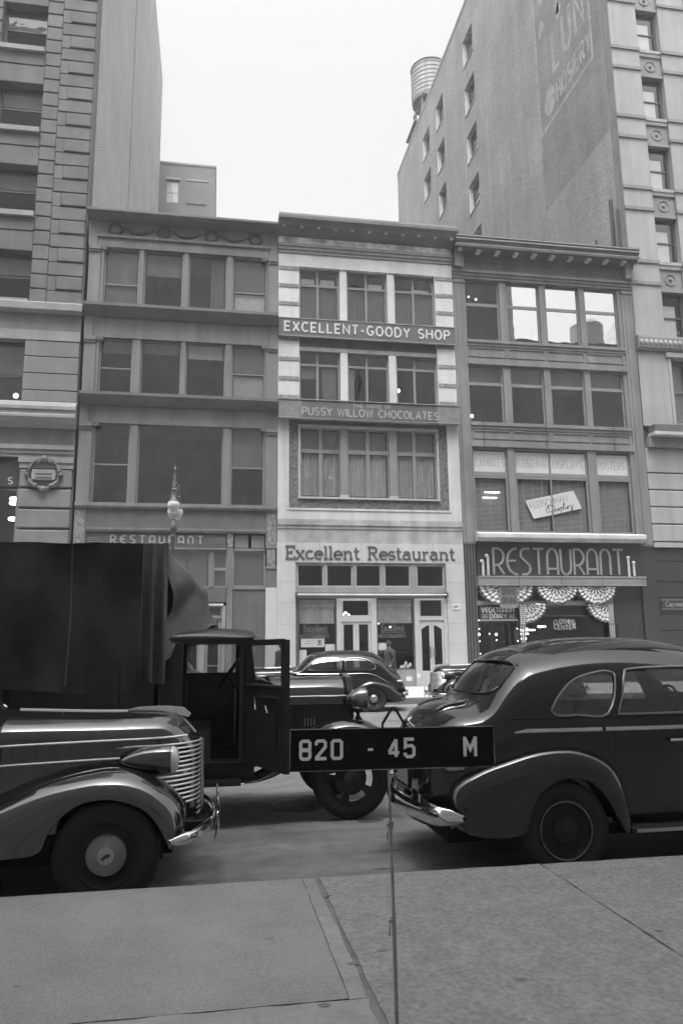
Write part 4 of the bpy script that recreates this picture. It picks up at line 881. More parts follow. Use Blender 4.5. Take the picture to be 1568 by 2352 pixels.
# street front of the limestone block
PIER = [(18.92, 20.42), (21.62, 23.1), (24.3, 25.8), (27.0, 28.5)]; P4 = 3.83
for (a, b) in PIER:
    z = 15.75
    while z < T4-3:
        for (za, zb) in ((z, z+2.55), (z+2.75, z+3.66)): bx('pier_block', 'limestone', b4, a+.03, b-.0, FAC+.0, FAC+.5, za, zb)
        for zz in (z+2.552, z+3.662): bx('pier_rib', 'limestone_dark', b4, a, b+.02, FAC-.07, FAC+.5, zz, zz+.166 if zz < z+3 else z+P4-.002)
        z += P4
    if a < 19: bx('corner_strip', 'limestone_dark', b4, 18.91, 18.95, FAC+.02, FAC+.5, 15.7, T4-3)
    bx('pier_lower', 'limestone', b4, a+.03, b, FAC+.02, FAC+.5, 11.45, 15.0)
for (a, b) in zip([p[1] for p in PIER], [p[0] for p in PIER[1:]]):
    z = 15.75
    while z < T4-3:
        bx('spandrel', 'limestone_dark', b4, a+.003, b-.003, FAC+.12, FAC+.5, z+2.30, z+3.80); bx('sill', 'limestone', b4, a+.003, b-.003, FAC+.02, FAC+.5, z+3.66, z+3.82) 
        bx('head_moulding', 'limestone_dark', b4, a+.003, b-.003, FAC+.05, FAC+.118, z+2.30, z+2.45); bx('sill_moulding', 'limestone_dark', b4, a+.003, b-.003, FAC+.05, FAC+.118, z+3.45, z+3.655)
        MB().tube([((a+b)/2+.28*math.cos(k*math.pi/10), FAC+.115, z+2.95+.28*math.sin(k*math.pi/10)) for k in range(20)], .035, 6, closed=True).build('rosette', 'limestone_dark', b4, smooth=True); MB().ball(((a+b)/2, FAC+.12, z+2.95), .09, 10, 6).build('rosette_boss', 'limestone_dark', b4, smooth=True)
        wn = window(b4, a+.01, b-.01, z+.0, z+2.29, FAC+.30, rails=(z+1.1,), fr=.08, bar=.07, fm='frame_dark', gm='shop_glass'); backing(wn, a+.09, b-.36, z+.09, z+1.72, FAC+.36, 'shade_light', 'window_shade')  # shade panel stops short at top and right, shaping in the reveal's shading
        z += P4
cornice(b4, 18.91, 30, [(0, 15.72), (.20, 15.70), (.22, 15.6), (.20, 15.14), (.12, 15.04), (0, 15.02)], 'limestone_dark', 'egg_and_dart_band')
for k in range(26): MB().ball((19.05+k*.24, FAC-.2, 15.36), .10, 8, 6, 1.5).build('egg_moulding', 'limestone', b4, smooth=True)
for (a, b) in zip([p[1] for p in PIER], [p[0] for p in PIER[1:]]):
    window(b4, a+.15, b-.15, 11.6, 14.6, FAC+.3, rails=(13.2,), fr=.12, fm='limestone_dark'); bx('window_surround', 'limestone', b4, a+.002, b-.002, FAC+.42, FAC+.5, 11.45, 15.0)
    for c, d in ((a, a+.148), (b-.148, b)): bx('window_architrave', 'limestone', b4, c+.002, d-.002, FAC-.02, FAC+.418, 11.5, 14.75)
    bx('window_hood', 'limestone', b4, a-.1, b+.1, FAC-.1, FAC+.418, 14.752, 14.98)
bx('storefront_canopy', 'soot_iron_dark', b4, 19.15, 30, FAC-.5, FAC-.001, 11.05, 11.38); bx('canopy_edge', 'ledge_light', b4, 19.1, 30, FAC-.55, FAC-.001, 10.90, 11.045); bx('canopy_apron', 'limestone_dark', b4, 19.0, 30, FAC-.2, FAC-.001, 10.42, 10.895)
zc = [10.4, 9.24, 8.47, 7.70, 6.93, 6.14]
for za, zb in zip(zc[1:], zc): bx('rusticated_course', 'limestone', b4, 18.92, 20.9, FAC+.0, FAC+.5, za+.05, zb, chamfer=.03); bx('rusticated_course', 'limestone', b4, 20.93, 23.4, FAC+.0, FAC+.5, za+.05, zb, chamfer=.03)
bx('core_wall', 'limestone_dark', b4, 18.93, 30, FAC+.3, FAC+.58, 6.0, 11.45); bx('band_course', 'limestone', b4, 18.92, 30, FAC-.05, FAC+.5, 5.92, 6.135)
zc = [5.9, 5.3, 4.4, 3.7, 3.0, 2.3, 1.7, 1.0, SW]
for za, zb in zip(zc[1:], zc): bx('dark_course', 'dark_tile', b4, 18.90, 23.5, FAC+.06+.02*rnd.random(), FAC+.5, za+.03, zb, chamfer=.015)
sg = thing('wall_sign', 'small dark framed Carmel sign at the right edge of the picture', 'sign', (19.6, FAC+.02, 3.2)); bx('board', 'sign_dark', sg, 19.05, 20.6, FAC+.0, FAC+.055, 3.25, 3.62)
for (c, d) in ((3.23, 3.248), (3.622, 3.64)): bx('frame_strip', 'letter_grey', sg, 19.04, 20.6, FAC-.01, FAC+.055, c, d)
lettering(sg, 'Carmel', SLAB, TF(19.25, 3.35, FAC-.001), .85, .2, .03, 'letter_grey', .006, gap=.12)

# ------------------------------------------------------------------ left corner: tall brownstone block with quoins
b0 = thing('brownstone_block', 'tall dark brownstone block with alternating quoins at the left edge', 'building', (-10, FAC, 0))
T0, Y0 = 53.4, 63.0
bx('side_wall', 'side_brick_pale', b0, -5.9, -5.44, FAC+1.0, 42.4, 0, T0); bx('side_wall', 'side_brick_left', b0, -5.9, -5.46, 42.402, Y0, 0, T0)
bx('back_wall', 'side_brick', b0, -30, -5.902, Y0-.4, Y0, 0, T0); bx('room_wall', 'room_dark', b0, -30, -6.6, 34, 34.2, 0, T0-1); bx('roof_deck', 'roof_tar', b0, -30, -5.902, FAC+.9, Y0-.41, T0-.6, T0-.3)
bx('corner_core', 'brownstone_pale', b0, -7.53, -5.46, FAC+.14, FAC+.998, 0, T0)
for (y0, y1, z0, z1) in ((34.4, 34.7, 27.5, 30.6), (35.7, 36.0, 28.0, 31.2), (37.2, 37.6, 28.6, 32.6), (38.8, 39.2, 29.2, 34)):
    MB().prism([(y0, z0), (y1, z0+.6), (y1+.1, z1), (y0+.1, z1-.5)], -5.4385, -5.437, 0).build('paint_streak', 'side_brick_left', b0)
MB().tube([(-5.43, 42.42, 19.5), (-5.43, 42.42, T0)], .02, 5).build('conduit', 'iron', b0)
z = 15.55; k = 0
while z < 44:                                   # alternating quoins: raised short blocks and flush long ones
    if k % 2: bx('quoin', 'brownstone', b0, -6.55, -5.50, FAC-.0, FAC+.138, z+.02, z+.60, chamfer=.04); bx('course', 'brownstone', b0, -6.88, -6.56, FAC+.05, FAC+.138, z+.0, z+.60)
    else: bx('quoin', 'brownstone', b0, -6.88, -5.50, FAC+.045, FAC+.138, z+.03, z+.60, chamfer=.03)
    z += .625; k += 1
BW = [(-9.35, -7.54), (-12.6, -10.8)]
z = 15.55
while z < 44:
    zi = z
    for j in range(6): bx('jamb_block', 'brownstone', b0, -7.535, -6.89, FAC+.05, FAC+.138, zi+.025, zi+.625, chamfer=.03); zi += .641
    z += 3.845
for (a, b) in ((-10.795, -9.355), (-16, -12.605)):
    zi = 15.55
    while zi < 44: bx('wall_course', 'brownstone', b0, a, b, FAC+.03, FAC+.6, zi+.02, zi+.62, chamfer=.03); zi += .641
for (a, b) in BW:
    z = 15.55
    while z < 44:
        wn = window(b0, a, b, z+.12, z+2.28, FAC+.45, rails=(z+1.25,), fr=.10, bar=.07, fm='frame_dark', gm='shop_glass'); bx('sill', 'stone_trim', wn, a-.02, b-.002, FAC-.12, FAC+.5, z-.10, z+.118)
        backing(wn, a+.1, b-.1, z+1.4, z+2.2, FAC+.56, 'blind_cloth', 'window_shade')
        bx('spandrel', 'brownstone', b0, a, b, FAC+.06, FAC+.6, z+2.28, z+3.14, chamfer=.02); bx('spandrel', 'brownstone', b0, a, b, FAC+.03, FAC+.6, z+3.16, z+3.74, chamfer=.02); z += 3.845
cornice(b0, -16, -5.42, [(-.1, 15.54), (.20, 15.53), (.24, 15.48), (.24, 15.20), (.12, 15.12), (-.1, 15.12)], 'stone_trim', 'sill_belt')
bx('belt', 'brownstone_pale', b0, -16, -5.48, FAC+.04, FAC+.6, 14.42, 15.118); bx('belt', 'stone_trim', b0, -16, -5.47, FAC-.02, FAC+.6, 13.98, 14.39)
zi = [13.95, 13.28, 12.58, 11.88, 11.40]
for za, zb in zip(zi[1:], zi):
    bx('wall_course', 'brownstone_pale', b0, -7.56, -5.49, FAC+.0, FAC+.6, za+.03, zb, chamfer=.02); bx('wall_course', 'brownstone_pale', b0, -11.5, -9.6, FAC+.0, FAC+.6, za+.03, zb, chamfer=.02)
wn = window(b0, -9.6, -7.56, 11.42, 13.95, FAC+.4, rails=(12.55,), fr=.1, fm='frame_dark'); backing(wn, -9.5, -7.66, 12.65, 13.9, FAC+.5, 'blind_cloth', 'window_shade'); glow(b0, -7.95, FAC+.7, 11.85, .12)
cornice(b0, -16, -5.43, [(-.1, 11.40), (.10, 11.39), (.34, 11.28), (.42, 11.12), (.42, 11.0), (.36, 10.96), (.36, 10.82), (.48, 10.76), (.48, 10.66), (.20, 10.52), (.05, 10.34), (-.1, 10.34)], 'stone_trim')
bx('frieze', 'brownstone_pale', b0, -16, -5.48, FAC+.03, FAC+.6, 9.64, 10.338)
for i, (za, zb, d) in enumerate(((9.46, 9.635, .14), (9.30, 9.455, .08), (9.16, 9.295, .03))): bx('architrave', 'stone_trim', b0, -16, -5.46, FAC-d, FAC+.6, za, zb)
bx('capital', 'stone_trim', b0, -7.5, -5.46, FAC-.10, FAC+.6, 8.94, 9.157); bx('capital', 'stone_trim', b0, -7.46, -5.47, FAC-.05, FAC+.6, 8.72, 8.937)
zi = 8.70
for k in range(10):
    za = max(SW, 8.70-.795*(k+1)); bx('rusticated_course', 'brownstone_pale', b0, -7.44, -5.50, FAC-.03, FAC+.6, za+.07, zi, chamfer=.045); zi = za
    if za <= SW: break
bx('shop_window_head', 'sign_dark', b0, -16, -7.46, FAC+.1, FAC+.6, 8.0, 9.157); window(b0, -11, -7.46, .8, 8.0, FAC+.2, rails=(5.6,), fr=.1, fm='frame_dark', gm='shop_glass', name='shop_window'); lettering(b0, 'S', SANS, TF(-7.86, 8.1, FAC+.099), .16, .25, .04, 'letter_light', .01)
bx('stall_riser', 'sign_dark', b0, -11, -7.46, FAC+.15, FAC+.6, SW, .795)
for z in (7.62, 7.45, 6.82): q = MB(); q.lathe([(.001, -.08), (.15, -.06), (.18, .0), (.12, .06), (.001, .08)], (-7.72, FAC+.6, z), 2, 14); q.build('shop_lamp', 'lamp_glow', b0, smooth=True)
ct = thing('cartouche', 'carved stone cartouche on the brownstone pier above the truck canvas', 'ornament', (-6.53, FAC-.1, 7.8))
q = MB(); cx_, cz_ = -6.53, 8.45
q.prism([(cx_-.42, cz_-.2), (cx_+.42, cz_-.2), (cx_+.46, cz_), (cx_+.42, cz_+.2), (cx_-.42, cz_+.2), (cx_-.46, cz_)], FAC-.16, FAC+.0, 1); q.build('tablet', 'stone_trim', ct)
for z in (cz_-.07, cz_+.07): bx('tablet_line', 'stone_trim', ct, cx_-.3, cx_+.3, FAC-.19, FAC-.161, z-.035, z+.035)
MB().tube([(cx_+.58*math.cos(k*math.pi/14), FAC-.1, cz_+.02+.58*math.sin(k*math.pi/14)*(1.05 if k < 14 else .95)) for k in range(28)], [.07+.035*math.sin(k*1.6) for k in range(28)], 7, closed=True).build('scroll_frame', 'brownstone', ct, smooth=True)
for dx, dz, r_ in ((0, .62, .16), (-.2, .5, .1), (.2, .5, .1), (0, -.58, .13), (-.3, -.42, .1), (.3, -.42, .1), (-.62, .0, .1), (.62, .0, .1)): MB().ball((cx_+dx, FAC-.1, cz_+dz), r_, 10, 7).build('carved_leaf', 'brownstone', ct, smooth=True)

# ------------------------------------------------------------------ block behind, water tank, buildings across the street
bb = thing('brick_penthouse', 'square brick block with one bright window rising behind the left roof', 'building', (-3, 65, 0))
bx('wall', 'block_brick', bb, -9, -4.95, 65, 66, 0, 46.3); bx('wall', 'block_brick', bb, -3.85, -.5, 65, 66, 0, 46.3); bx('wall', 'block_brick', bb, -4.948, -3.852, 65, 66, 0, 42.4); bx('wall', 'block_brick', bb, -4.948, -3.852, 65, 66, 44.7, 46.3)
bx('body', 'block_brick', bb, -9, -.502, 66.002, 76, 0, 46.25); bx('coping', 'moulding_grey', bb, -9, -.45, 64.95, 76, 46.302, 46.5)
w_ = window(bb, -4.945, -3.855, 42.405, 44.695, 65.15, rails=(43.5,), fr=.08, fm='frame_light', gm='shop_glass'); bx('lintel', 'limestone', w_, -5.1, -3.7, 64.94, 65.1, 44.702, 44.95); backing(w_, -4.87, -3.93, 42.45, 44.6, 65.205, 'paper_white', 'window_shade')  # white backing put close behind the glass to make the pane look bright
bx('blind_panel', 'block_brick', bb, -3.1, -1.3, 64.93, 64.999, 42.4, 44.6); bx('lintel', 'limestone', bb, -3.2, -1.2, 64.92, 64.998, 44.702, 44.9)
tk = thing('water_tank', 'round wooden water tank on iron legs above the right roof edge', 'water tank', (21.6, 68, 51.7))
q = MB(); n_ = 44
for k in range(n_):                             # staves
    a0, a1 = 2*math.pi*k/n_, 2*math.pi*(k+.99)/n_
    r_ = 1.92; P = [(21.6+rr_*math.cos(a), 68+rr_*math.sin(a)) for rr_, a in ((r_, a0), (r_, a1), (r_-.08, a1), (r_-.08, a0))]
    s_ = MB().prism(P, 58.2, 62.1, 2); s_.build('stave', 'tank_wood', tk)
for k in range(8): z = 58.4+.48*k; MB().tube([(21.6+1.935*math.cos(a*math.pi/18), 68+1.935*math.sin(a*math.pi/18), z) for a in range(36)], .03, 5, closed=True).build('hoop', 'tank_iron', tk)
MB().lathe([(2.02, 62.1), (2.02, 62.2), (1.2, 62.75), (.25, 63.2), (.001, 63.25)], (21.6, 68, 0), 2, 36).build('tank_roof', 'tank_wood', tk, smooth=True, ang=30)
MB().lathe([(1.83, 58.2), (1.83, 62.1)], (21.6, 68, 0), 2, 36).build('stave_gap_screen', 'tank_iron', tk)  # inner cylinder added to keep sky from showing between the staves
MB().lathe([(.001, 58.0), (1.9, 58.0), (1.9, 58.19), (.001, 58.19)], (21.6, 68, 0), 2, 36).build('tank_floor', 'tank_iron', tk)
for sx in (-1, 1):
    bx('bearer', 'tank_iron', tk, 21.6+sx*1.25-.12, 21.6+sx*1.25+.12, 66.0, 70.0, 57.7, 57.99)
    for sy in (-1, 1): MB().tube([(21.6+sx*1.25, 68+sy*1.25, 57.7), (21.6+sx*1.6, 68+sy*1.6, 51.65)], .12, 6).build('leg', 'tank_iron', tk)
for a, b in (((-1, -1), (1, -1)), ((1, -1), (1, 1)), ((-1, -1), (-1, 1))): MB().tube([(21.6+a[0]*1.3, 68+a[1]*1.3, 57.4), (21.6+b[0]*1.55, 68+b[1]*1.55, 52.6)], .05, 5).build('brace', 'tank_iron', tk); MB().tube([(21.6+b[0]*1.3, 68+b[1]*1.3, 57.4), (21.6+a[0]*1.55, 68+a[1]*1.55, 52.6)], .05, 5).build('brace', 'tank_iron', tk)
bx('platform', 'tank_iron', tk, 19.3, 23.6, 66.2, 69.8, 54.6, 54.8)
for x in (19.4, 20.2, 21.0): MB().tube([(x, 66.25, 54.8), (x, 66.25, 55.7)], .04, 5).build('railing_post', 'tank_iron', tk)
MB().tube([(19.35, 66.25, 55.7), (23.5, 66.25, 55.7)], .04, 5).build('railing', 'tank_iron', tk)
opp = [(-40, -12, 56, 'tall dark block across the street, far left of the camera'), (-11.9, 12, 38, 'tall dark block directly across the street from the white brick front'), (12.1, 26.5, 41, 'tall dark block across the street, seen in the left window panes'),
       (26.6, 45, 29.2, 'lower building across the street, silhouetted in the top-floor window reflections'), (45.1, 75, 24, 'low building across the street, far right of the camera')]
for (a, b, h, lab) in opp:
    t = thing('opposite_building', lab, 'building', ((a+b)/2, -.7, 0), 'buildings behind the camera')
    bx('wall', 'opposite_wall', t, a, b, -14, -.7, 0, h); bx('cornice', 'cornice_dark', t, a, b, -.699, -.2, h-1.0, h-.2)
    nz = int(h/4); nx = int((b-a)/3)
    for i in range(nx):
        for j in range(1, nz): x = a+1+i*3; bx('window', 'opposite_window', t, x, x+1.5, -.699, -.62, j*4, j*4+2.2)
t2 = thing('opposite_tank', 'roof tank across the street mirrored in a top-floor window', 'water tank', (34.6, -6, 29.2)); MB().lathe([(.001, 29.2), (1.5, 29.2), (1.5, 31.6), (.9, 32.2), (.001, 32.5)], (34.6, -2.4, 0), 2, 20).build('tank', 'opposite_wall', t2, smooth=True, ang=30)
t3 = thing('opposite_stairhead', 'sloping stairhead roof across the street mirrored in a top-floor window', 'roof', (38.5, -5, 29.2)); MB().prism([(36.6, 29.2), (44, 29.2), (44, 36.5), (42, 36.5)], -8, -1.5, 1).build('stairhead', 'opposite_wall', t3)

# ------------------------------------------------------------------ street lamp on the far kerb
LX, LY = -1.275, 23.95
lp = thing('street_lamp', 'ornate cast-iron lamp post with white globes before the left RESTAURANT fascia', 'street lamp', (LX, LY, SW))
MB().lathe([(.30, 0), (.30, .25), (.22, .35), (.22, 1.0), (.17, 1.15), (.12, 1.3), (.085, 1.5), (.07, 3.4), (.055, 4.95), (.085, 5.0), (.085, 5.06), (.05, 5.1), (.10, 5.2), (.125, 5.32), (.10, 5.42), (.045, 5.52), (.03, 5.56), (.05, 5.6), (.032, 5.64), (.03, 6.5), (.05, 6.55), (.03, 6.6), (.04, 6.8), (.07, 6.86), (.03, 6.92), (.025, 7.15), (.055, 7.2), (.02, 7.27), (.008, 7.42), (.001, 7.52)], (LX, LY, SW), 2, 16).build('post', 'cast_iron', lp, smooth=True, ang=35)
for (dx, dy, big) in ((0.02, -.62, 1.06), (-.07, .45, .85), (.10, .60, .9)):
    ax_ = LX+dx; ay = LY+dy
    MB().tube([tuple(p) for p in curve([(LX, LY, 6.1), (LX+dx*.5, LY+dy*.45, 6.75), (ax_, LY+dy*.95, 7.0), (ax_, ay, 6.7), (ax_, ay, 6.42)], 6)], .035, 6).build('arm', 'cast_iron', lp, smooth=True)
    MB().tube([tuple(p) for p in curve([(LX, LY, 6.9), (LX+dx*.6, LY+dy*.5, 7.0), (LX+dx*.9, LY+dy*.7, 6.75), (LX+dx*.5, LY+dy*.6, 6.55), (LX+dx*.3, LY+dy*.3, 6.7)], 6)], .028, 6).build('scroll', 'cast_iron', lp, smooth=True)
    MB().lathe([(.03, .62), (.06, .52), (.05, .42), (.09, .38), (.06, .30), (.08, .12), (.14, .04), (.15, .0), (.001, .0)], (ax_, ay, 6.22), 2, 14).build('lamp_cap', 'cast_iron', lp, smooth=True, ang=35)
    MB().lathe([(.001, -.02), (.15*big, -.02), (.185*big, -.10), (.17*big, -.19), (.11*big, -.30), (.05*big, -.36), (.001, -.37)], (ax_, ay, 6.23), 2, 18).build('globe', 'milk_glass', lp, smooth=True, ang=50)

# ------------------------------------------------------------------ vehicles
def wheel(parent, x, y, sgn, r=.355, style='ring', z=None, w=.085):
    z = r-.005 if z is None else z; k = r/.355
    t = MB().lathe([(p*k, h*sgn*w/.085) for p, h in ((.20, -.06), (.26, -.078), (.31, -.085), (.342, -.068), (.354, -.04), (.355, 0), (.354, .04), (.342, .068), (.31, .085), (.26, .078), (.22, .062))], (x, y, z), 1, 40).build('wheel', 'rubber', parent, smooth=True, ang=50, fix=True)
    MB().lathe([(p*k, h*sgn) for p, h in ((.225, .06), (.21, .066), (.19, .04), (.15, .03), (.10, .045), (.001, .045))], (x, y, z), 1, 36).build('rim', 'rubber', t, smooth=True, ang=40, fix=True)
    if style == 'ring':
        MB().tube([(x+.205*math.cos(a*math.pi/24), y+sgn*.068, z+.205*math.sin(a*math.pi/24)) for a in range(48)], .006, 6, closed=True).build('trim_ring', 'lamp_shell', t, smooth=True)
        MB().lathe([(.11, sgn*.045), (.09, sgn*.07), (.001, sgn*.08)], (x, y, z), 1, 28).build('hubcap', 'rubber', t, smooth=True, fix=True)
    elif style == 'disc':
        pr = [(.135, .04)]
        for i in range(9): rr_ = .128-.008*i; pr += [(rr_, .062+.0016*i), (rr_-.004, .058+.0016*i)]
        pr += [(.055, .082), (.001, .086)]
        h = MB().lathe([(a, b*sgn) for a, b in pr], (x, y, z), 1, 44).build('hubcap', 'hub_disc', t, fix=True)
        MB().prism([(x-.03, z-.02), (x-.018, z-.024), (x+.012, z-.006), (x+.02, z-.012), (x+.032, z+.012), (x+.006, z+.014), (x-.012, z+.002)], y+sgn*.086, y+sgn*.090, 1).build('emblem', 'sign_dark', t)
    else:
        MB().lathe([(.115, sgn*.04), (.11, sgn*.06), (.07, sgn*.09), (.001, sgn*.10)], (x, y, z), 1, 28).build('hubcap', 'chrome_dull', t, smooth=True, fix=True)
    return t
def fender(parent, pairs, yin, yout, sgn, m, drop=.05, name='fender', sub=5, K=14, crown=.42):
    O = curve([(a, b, 0) for (a, b), _ in pairs], sub); I = curve([(a, b, 0) for _, (a, b) in pairs], sub); P = []
    ym = yin+crown*(yout-yin)
    for o, i_ in zip(O, I):
        row_ = []
        for k in range(5):                       # inner valley up to the crown
            t = k/5; row_.append((o.x, sgn*(yin+(ym-yin)*t), o.y-drop*(1-t)**2))
        for k in range(K+1):
            a = k/K*math.pi/2; s_ = math.sin(a); w_ = 1-math.cos(a)
            q = o.lerp(i_, w_); row_.append((q.x, sgn*(ym+(yout-ym)*s_**.9), q.y))
        q = i_; row_.append((q.x, sgn*(yout-.025), q.y-.004))
        P.append(row_)
    return MB().grid(P).build(name, m, parent, smooth=True, ang=60, fix=True)
def body_sections(top, wid, belt, x0, x1, nst, zb=.36, n=2.5, ends=1.0):
    top, wid, belt = smooth_tab(top), smooth_tab(wid), smooth_tab(belt); rows = []
    for i in range(nst+1):
        t = i/nst; x = x0+(x1-x0)*(t**ends)
        zt, w_, zl = lin(top, x), lin(wid, x), lin(belt, x); zl = min(zl, zt-.02); b_ = min(zb, zl-.02); half = []
        for k in range(7):
            f = k/6; z = b_+(zl-b_)*f; half.append((w_*(1-.07*(1-f)**2), z))
        for k in range(1, 19):
            a = k/18*math.pi/2; half.append((w_*max(0, math.cos(a))**(2/n), zl+(zt-zl)*math.sin(a)**(2/n)))
        rows.append([(x, -y, z) for y, z in half]+[(x, y, z) for y, z in half[-2::-1]])
    return rows
def round_poly(pts, sub=4): return [(p.x, p.y) for p in curve([(a, b, 0) for a, b in list(pts)+[pts[0]]], sub)][:-1]
def sedan(root, top, wid, belt, rear_f, front_f, sides, rear_win, fa, hood_top, paint, style, hub, spear=None, ornament=True, pl='chrome'):
    """whole car in its own frame: x forward from the rear axle, y to the left, z up"""
    x_end = top[-1][0]
    rows = body_sections(top, wid, belt, top[0][0], x_end, 90, ends=1.0)
    body = MB().grid(rows); n0 = len(rows[0]); body.face(*range(n0)) ; body.face(*[len(body.v)-n0+j for j in range(n0)][::-1])
    tmp = MB(); tmp.v, tmp.f, tmp.mi = list(body.v), list(body.f), list(body.mi)
    o = body.build('body', paint, root, fix=True); g = tmp.build('glass_shell', 'car_glass', root, fix=True)
    for ob in (o, g):
        bm = bmesh.new(); bm.from_mesh(ob.data)
        if bm.calc_volume(signed=True) < 0: bmesh.ops.reverse_faces(bm, faces=bm.faces); bm.to_mesh(ob.data)
        bm.free()
    bvh = BVHTree.FromPolygons([Vector(v) for v in tmp.v], tmp.f)
    cut = MB(); outlines = []
    for p in sides:
        q = round_poly(p); outlines.append(q)
        for s_ in (-1, 1): cut.prism(q, s_*.35, s_*1.1, 1)
    rw = round_poly(rear_win[0]); cut.prism(rw, rear_win[1], rear_win[2], 0)
    wx = [x for x, z in top if z > 1.5][-1]; ws = round_poly([(-.60, 1.27), (-.58, 1.5), (-.5, 1.57), (.5, 1.57), (.58, 1.5), (.60, 1.27), (.4, 1.25), (-.4, 1.25)]); cut.prism(ws, wx-.15, x_end+.2, 0)
    c = cut.build('cutter', 'rubber', None, fix=True)
    c.location = ORG[c.name]; cloc = ORG[c.name]
    for ob, th, off, op in ((o, .03, -1, 'DIFFERENCE'), (g, .005, -1, 'INTERSECT')):
        ob.parent = None; ob.location = ORG[ob.name]
        if ob is g:
            bm = bmesh.new(); bm.from_mesh(g.data)
            for v in bm.verts: v.co -= v.normal*.012
            bm.to_mesh(g.data); bm.free()
        sm = ob.modifiers.new('s', 'SOLIDIFY'); sm.thickness = th; sm.offset = off
        bo = ob.modifiers.new('b', 'BOOLEAN'); bo.object = c; bo.operation = op; bo.solver = 'EXACT'; bo.use_self = True
        bpy.context.view_layer.update(); bake(ob, 35); ob.parent = root; ob.location = ORG[ob.name]-ORG[root.name]
    bpy.data.objects.remove(c)
    # split the glass shell into separate panes
    bm = bmesh.new(); bm.from_mesh(g.data); left = set(bm.verts); isl = []
    while left:
        st = [left.pop()]; grp = set(st)
        while st:
            v = st.pop()
            for e in v.link_edges:
                w_ = e.other_vert(v)
                if w_ in left: left.remove(w_); grp.add(w_); st.append(w_)
        isl.append(grp)
    go = ORG[g.name]
    for grp in isl:
        if len(grp) < 6: continue
        ix = {v: i for i, v in enumerate(grp)}; q = MB(); q.v = [tuple(v.co+go) for v in grp]
        fs = {f for v in grp for f in v.link_faces}; q.f = [tuple(ix[v] for v in f.verts) for f in fs]; q.mi = [0]*len(q.f)
        q.build('window_pane', 'car_glass', o, smooth=True, ang=35)
    bm.free(); bpy.data.objects.remove(g)
    def onside(x, z, s_, off=.004):
        h = bvh.ray_cast(Vector((x, s_*1.5, z)), Vector((0, -s_, 0))); return (x, h[0].y+s_*off, z) if h[0] else (x, s_*.75, z)
    for q in outlines:
        for s_ in (-1, 1): MB().tube([onside(x, z, s_) for x, z in q], .009, 5, closed=True).build('window_trim', 'chrome_dull', o, smooth=True)
    pts = []
    for y, z in rw:
        h = bvh.ray_cast(Vector((rear_win[1]-.3, y, z)), Vector((1, 0, 0)));
        if h[0]: pts.append(h[0]-Vector((.004, 0, 0)))
    MB().tube(pts, .010, 5, closed=True).build('rear_window_trim', 'paint_grey_black', o, smooth=True)
    zs = spear or 1.06
    for s_ in (-1, 1):
        sx0 = -.32 if style != 'hump' else -.1
        if style != 'hump': 
            MB().tube([onside(sx0+i*.1, zs-.0+(.0 if i else -.012), s_, .002) for i in range(0, 8)], [.006]+[.016]*7, 6, flat=.5).build('side_spear', pl, o, smooth=True); MB().tube([onside(sx0+.73+i*.1, zs, s_, .002) for i in range(0, 17)], .016, 6, flat=.5).build('side_spear', pl, o, smooth=True)
        else: MB().tube([onside(p.x, p.y, s_, .002) for p in curve([(2.1, 1.04, 0), (.8, 1.03, 0), (.1, 1.02, 0), (-.3, .86, 0), (-.55, .68, 0), (-.75, .53, 0)], 6)], .007, 5).build('belt_moulding', 'chrome_dull', o, smooth=True)
        MB().tube([onside(-.34+i*.1, 1.155, s_, .0) for i in range(24)], .007, 5).build('belt_crease', paint, o, smooth=True)
        hx = .9 if style == 'hump' else 1.0; p_ = onside(hx, .97, s_, .03); MB().tube([(p_[0]-.07, p_[1], p_[2]), (p_[0]+.07, p_[1], p_[2])], .012, 6).build('door_handle', 'chrome', o, smooth=True)
        for dx in (.48, 1.72): MB().tube([onside(dx, .42+i*.12, s_, -.002) for i in range(7)], .005, 4).build('door_seam', 'underbody', o)
    # fenders, running boards, wheels
    for s_ in (-1, 1):
        fender(root, rear_f, .60, .90, s_, paint); fender(root, [((fa+a, b), (fa+c_, d_)) for (a, b), (c_, d_) in front_f], .40, .90, s_, paint)
        rb = MB(); rb.box(.52, fa-1.15, min(s_*.66, s_*.9), max(s_*.66, s_*.9), .30, .345); rbo = rb.build('running_board', 'underbody', root); bx('board_trim', 'chrome_dull', rbo, .55, fa-1.2, s_*.902-.004, s_*.902+.004, .318, .343)
        for x in (0, fa): wheel(root, x, s_*.80, s_, style=hub)
        MB().box(-.55, fa+.42, s_*.44-.02, s_*.44+.02, .25, .62).build('arch_shade_panel', 'underbody', root)  # added near-black panel; its colour gives the shade inside the wheel arches
    MB().box(-.8, fa+.35, -.5, .5, .22, .42).build('chassis_light_block', 'underbody', root)  # plain dark box added under the body to block light
    # hood, nose, grille
    ht = smooth_tab([(fa+a, b) for a, b in hood_top]); xn = fa+.60; hw = smooth_tab([(x_end-.15, .69), (fa-.8, .56), (fa-.3, .465), (fa+.1, .425), (fa+.35, .385)]); rows = []
    def wplan(x):
        b_ = lin(hw, x)
        if x > fa+.05: t = (x-(fa+.05))/(xn-fa-.05); b_ = min(b_, .425*max(0, 1-t**2.6)**.55)
        return b_
    N = 60
    for i in range(N+1):
        t = i/N; x = x_end-.12+(xn-x_end+.12)*(1-(1-t)**1.5)
        zt = lin(ht, x); w_ = max(.004, wplan(x)); zl = zt-.20 if zt-.2 > .6 else max(.5, zt-.2); half = []
        for k in range(8): half.append((w_, .40+(zl-.40)*k/7))
        for k in range(1, 15): a = k/14*math.pi/2; half.append((w_*math.cos(a)**(2/2.3), zl+(zt-zl)*math.sin(a)**(2/2.3)))
        rows.append([(x, -y, z) for y, z in half]+[(x, y, z) for y, z in half[-2::-1]])
